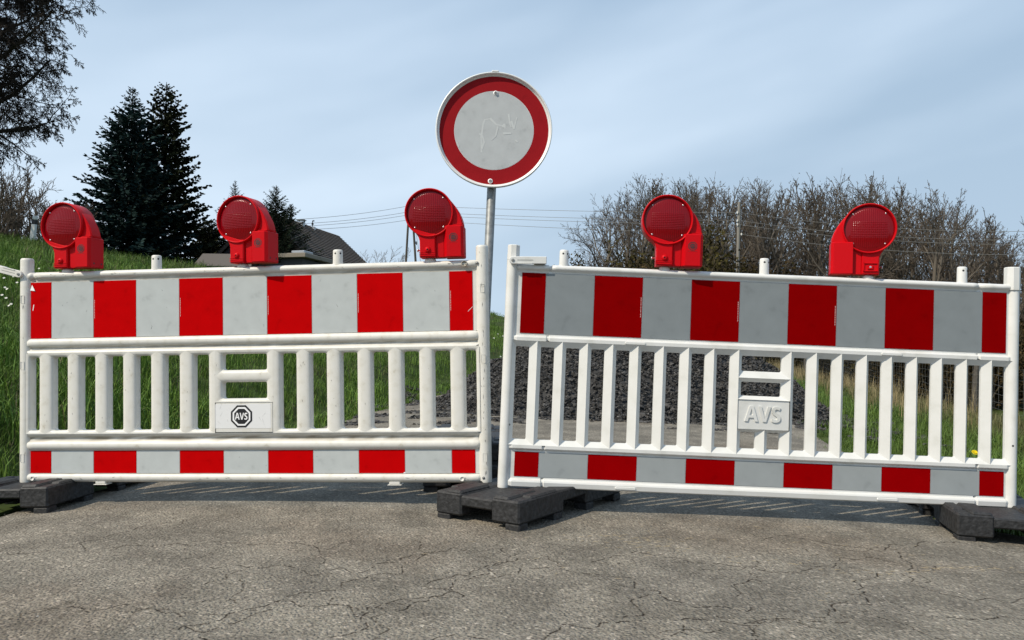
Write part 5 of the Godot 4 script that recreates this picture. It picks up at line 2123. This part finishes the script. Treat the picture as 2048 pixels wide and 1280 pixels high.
func warning_lamps(xl: Transform3D, xr: Transform3D) -> void:
	var first := make_lamp()
	# barrier, x along it, y of the foot, turn about the upright
	var spots := [[xl, 0.169, 0.3085, -0.08, "red warning lamp at the left end of the left barrier"], [xl, 0.987, 0.3085, -0.16, "red warning lamp in the middle of the left barrier, before the spruces"],
		[xl, 1.818, 0.3085, 0.04, "red warning lamp at the right end of the left barrier, next to the sign post"], [xr, 0.588, 0.2995, -0.10, "red warning lamp on the left half of the right barrier"],
		[xr, 1.431, 0.2995, PI - 0.30, "rightmost red warning lamp, turned round with its battery box on the left"]]
	for k in spots.size():
		var s: Array = spots[k]
		var o: Node3D = first
		if k > 0:
			o = first.duplicate()
			o.name = numbered("warning_lamp")
			add_child(o)
		o.set_meta("label", s[4])
		var b: Transform3D = s[0]
		o.transform = b * Transform3D(Basis(Vector3.UP, s[3]), Vector3(s[1], s[2], ZC))


# ---------------------------------------------------------------- small things
func small_things() -> void:
	# daisies in the grass left of the barrier
	var b := Bulk.new()
	for k in 9:
		var a := TAU * k / 9
		var a2 := a + 0.55
		b.face(Vector3.ZERO, Vector3(cos(a), 0.15, sin(a)) * 0.016, Vector3(cos(a2), 0.15, sin(a2)) * 0.016, Color(0.85, 0.85, 0.82))
	for k in 6:
		var a := TAU * k / 6
		var a2 := a + TAU / 6
		b.face(Vector3(0, 0.006, 0), Vector3(cos(a) * 0.005, 0.004, sin(a) * 0.005), Vector3(cos(a2) * 0.005, 0.004, sin(a2) * 0.005), Color(0.7, 0.5, 0.02))
	var daisy := b.mesh()
	rng.seed = 600
	for p in [[10, 575, 7.6], [14, 578, 7.7], [4, 590, 7.2], [12, 596, 7.0], [22, 608, 6.8], [18, 611, 6.8], [27, 553, 8.2], [8, 556, 8.3], [78, 537, 9.0], [34, 565, 8.0], [992, 720, 12.0], [1001, 713, 12.5], [996, 668, 20.0], [1006, 672, 19.0], [988, 676, 19.5]]:
		var q := at(p[0], p[1], p[2])
		# stand the flower on the bank where that sight line meets it
		for k in 24:
			var gap := q.y - land(q.x, q.z) - 0.15
			var ray := (q - Vector3(0, EYE, 0)).normalized()
			q += ray * clampf(gap * 1.2, -0.4, 0.4)
		var o := mesh_node("daisy", daisy, M.leaf)
		var s := 0.65 if p[0] < 500 else 1.2
		o.transform = Transform3D(Basis.from_euler(Vector3(0.8, rng.randf(), 0.2)).scaled(Vector3(s, s, s)), q)
		tag(o, "small white daisy in the grass of the bank at the left frame edge" if p[0] < 500 else "white daisy on the distant bank between the two barriers", "flower", "daisies at the left frame edge" if p[0] < 500 else "daisies on the distant bank")
	b = Bulk.new()
	for ring_k in 2:
		for k in 11:
			var a := TAU * (k + 0.5 * ring_k) / 11
			var a2 := a + 0.4
			var r := 0.02 - 0.007 * ring_k
			b.face(Vector3(0, 0.004 * ring_k, 0), Vector3(cos(a) * r, 0.006 + 0.006 * ring_k, sin(a) * r), Vector3(cos(a2) * r, 0.006 + 0.006 * ring_k, sin(a2) * r), Color(0.75, 0.55, 0.01))
	var d := mesh_node("dandelion", b.mesh(), M.leaf)
	var where := Vector3(0, 0, -5.0)
	where.x = (1944.0 - 1024.0) / FOCAL * 5.0
	where.y = land(where.x, -5.0) + 0.17
	d.transform = Transform3D(Basis.from_euler(Vector3(0.7, 0, 0)), where)
	tag(d, "yellow dandelion flower seen between the last bars of the right barrier", "flower")
	# loose chips on the asphalt in front
	var xfs := []
	var cols := []
	rng.seed = 610
	for k in 620:
		var x := rng.randf_range(-2.3, 2.3)
		var z := rng.randf_range(-4.0, -1.5)
		var s := rng.randf_range(0.0018, 0.0048) * (1.7 if rng.randf() < 0.06 else 1.0)
		xfs.append(Transform3D(Basis.from_euler(Vector3(rng.randf(), rng.randf() * TAU, rng.randf())).scaled(Vector3(s, s * 0.7, s)), Vector3(x, land(x, z) + s * 0.25, z)))
		var c := rng.randf_range(0.10, 0.30)
		if rng.randf() < 0.05:
			c = 0.65
		cols.append(Color(c, c * 0.93, c * 0.84))
		if k >= 440:   # bits of straw, most of them on the right
			x = rng.randf_range(-0.3, 2.2)
			z = -2.8 + rng.randf_range(-0.5, 0.8) * rng.randf()
			if k % 3 == 0:
				x = 0.45 + rng.randfn(0.0, 0.10)
				z = -2.72 + rng.randfn(0.0, 0.07)
			elif k % 3 == 1:
				x = rng.randf_range(0.7, 1.7)
				z = -2.5 + 0.06 * sin(x * 7.0) + rng.randfn(0.0, 0.02)
			xfs[k] = Transform3D(Basis(Vector3.UP, rng.randf_range(-0.7, 0.5)).scaled_local(Vector3(rng.randf_range(0.007, 0.022), 0.0015, 0.0015)), Vector3(x, land(x, z) + 0.0015, z))
			cols[k] = Color(0.42, 0.34, 0.22) * rng.randf_range(0.7, 1.2)
	tag(scatter("loose_chips", stone_mesh(611), M.stone, xfs, cols, null), "loose stone chips lying on the asphalt in front of the barriers", "stone chips")
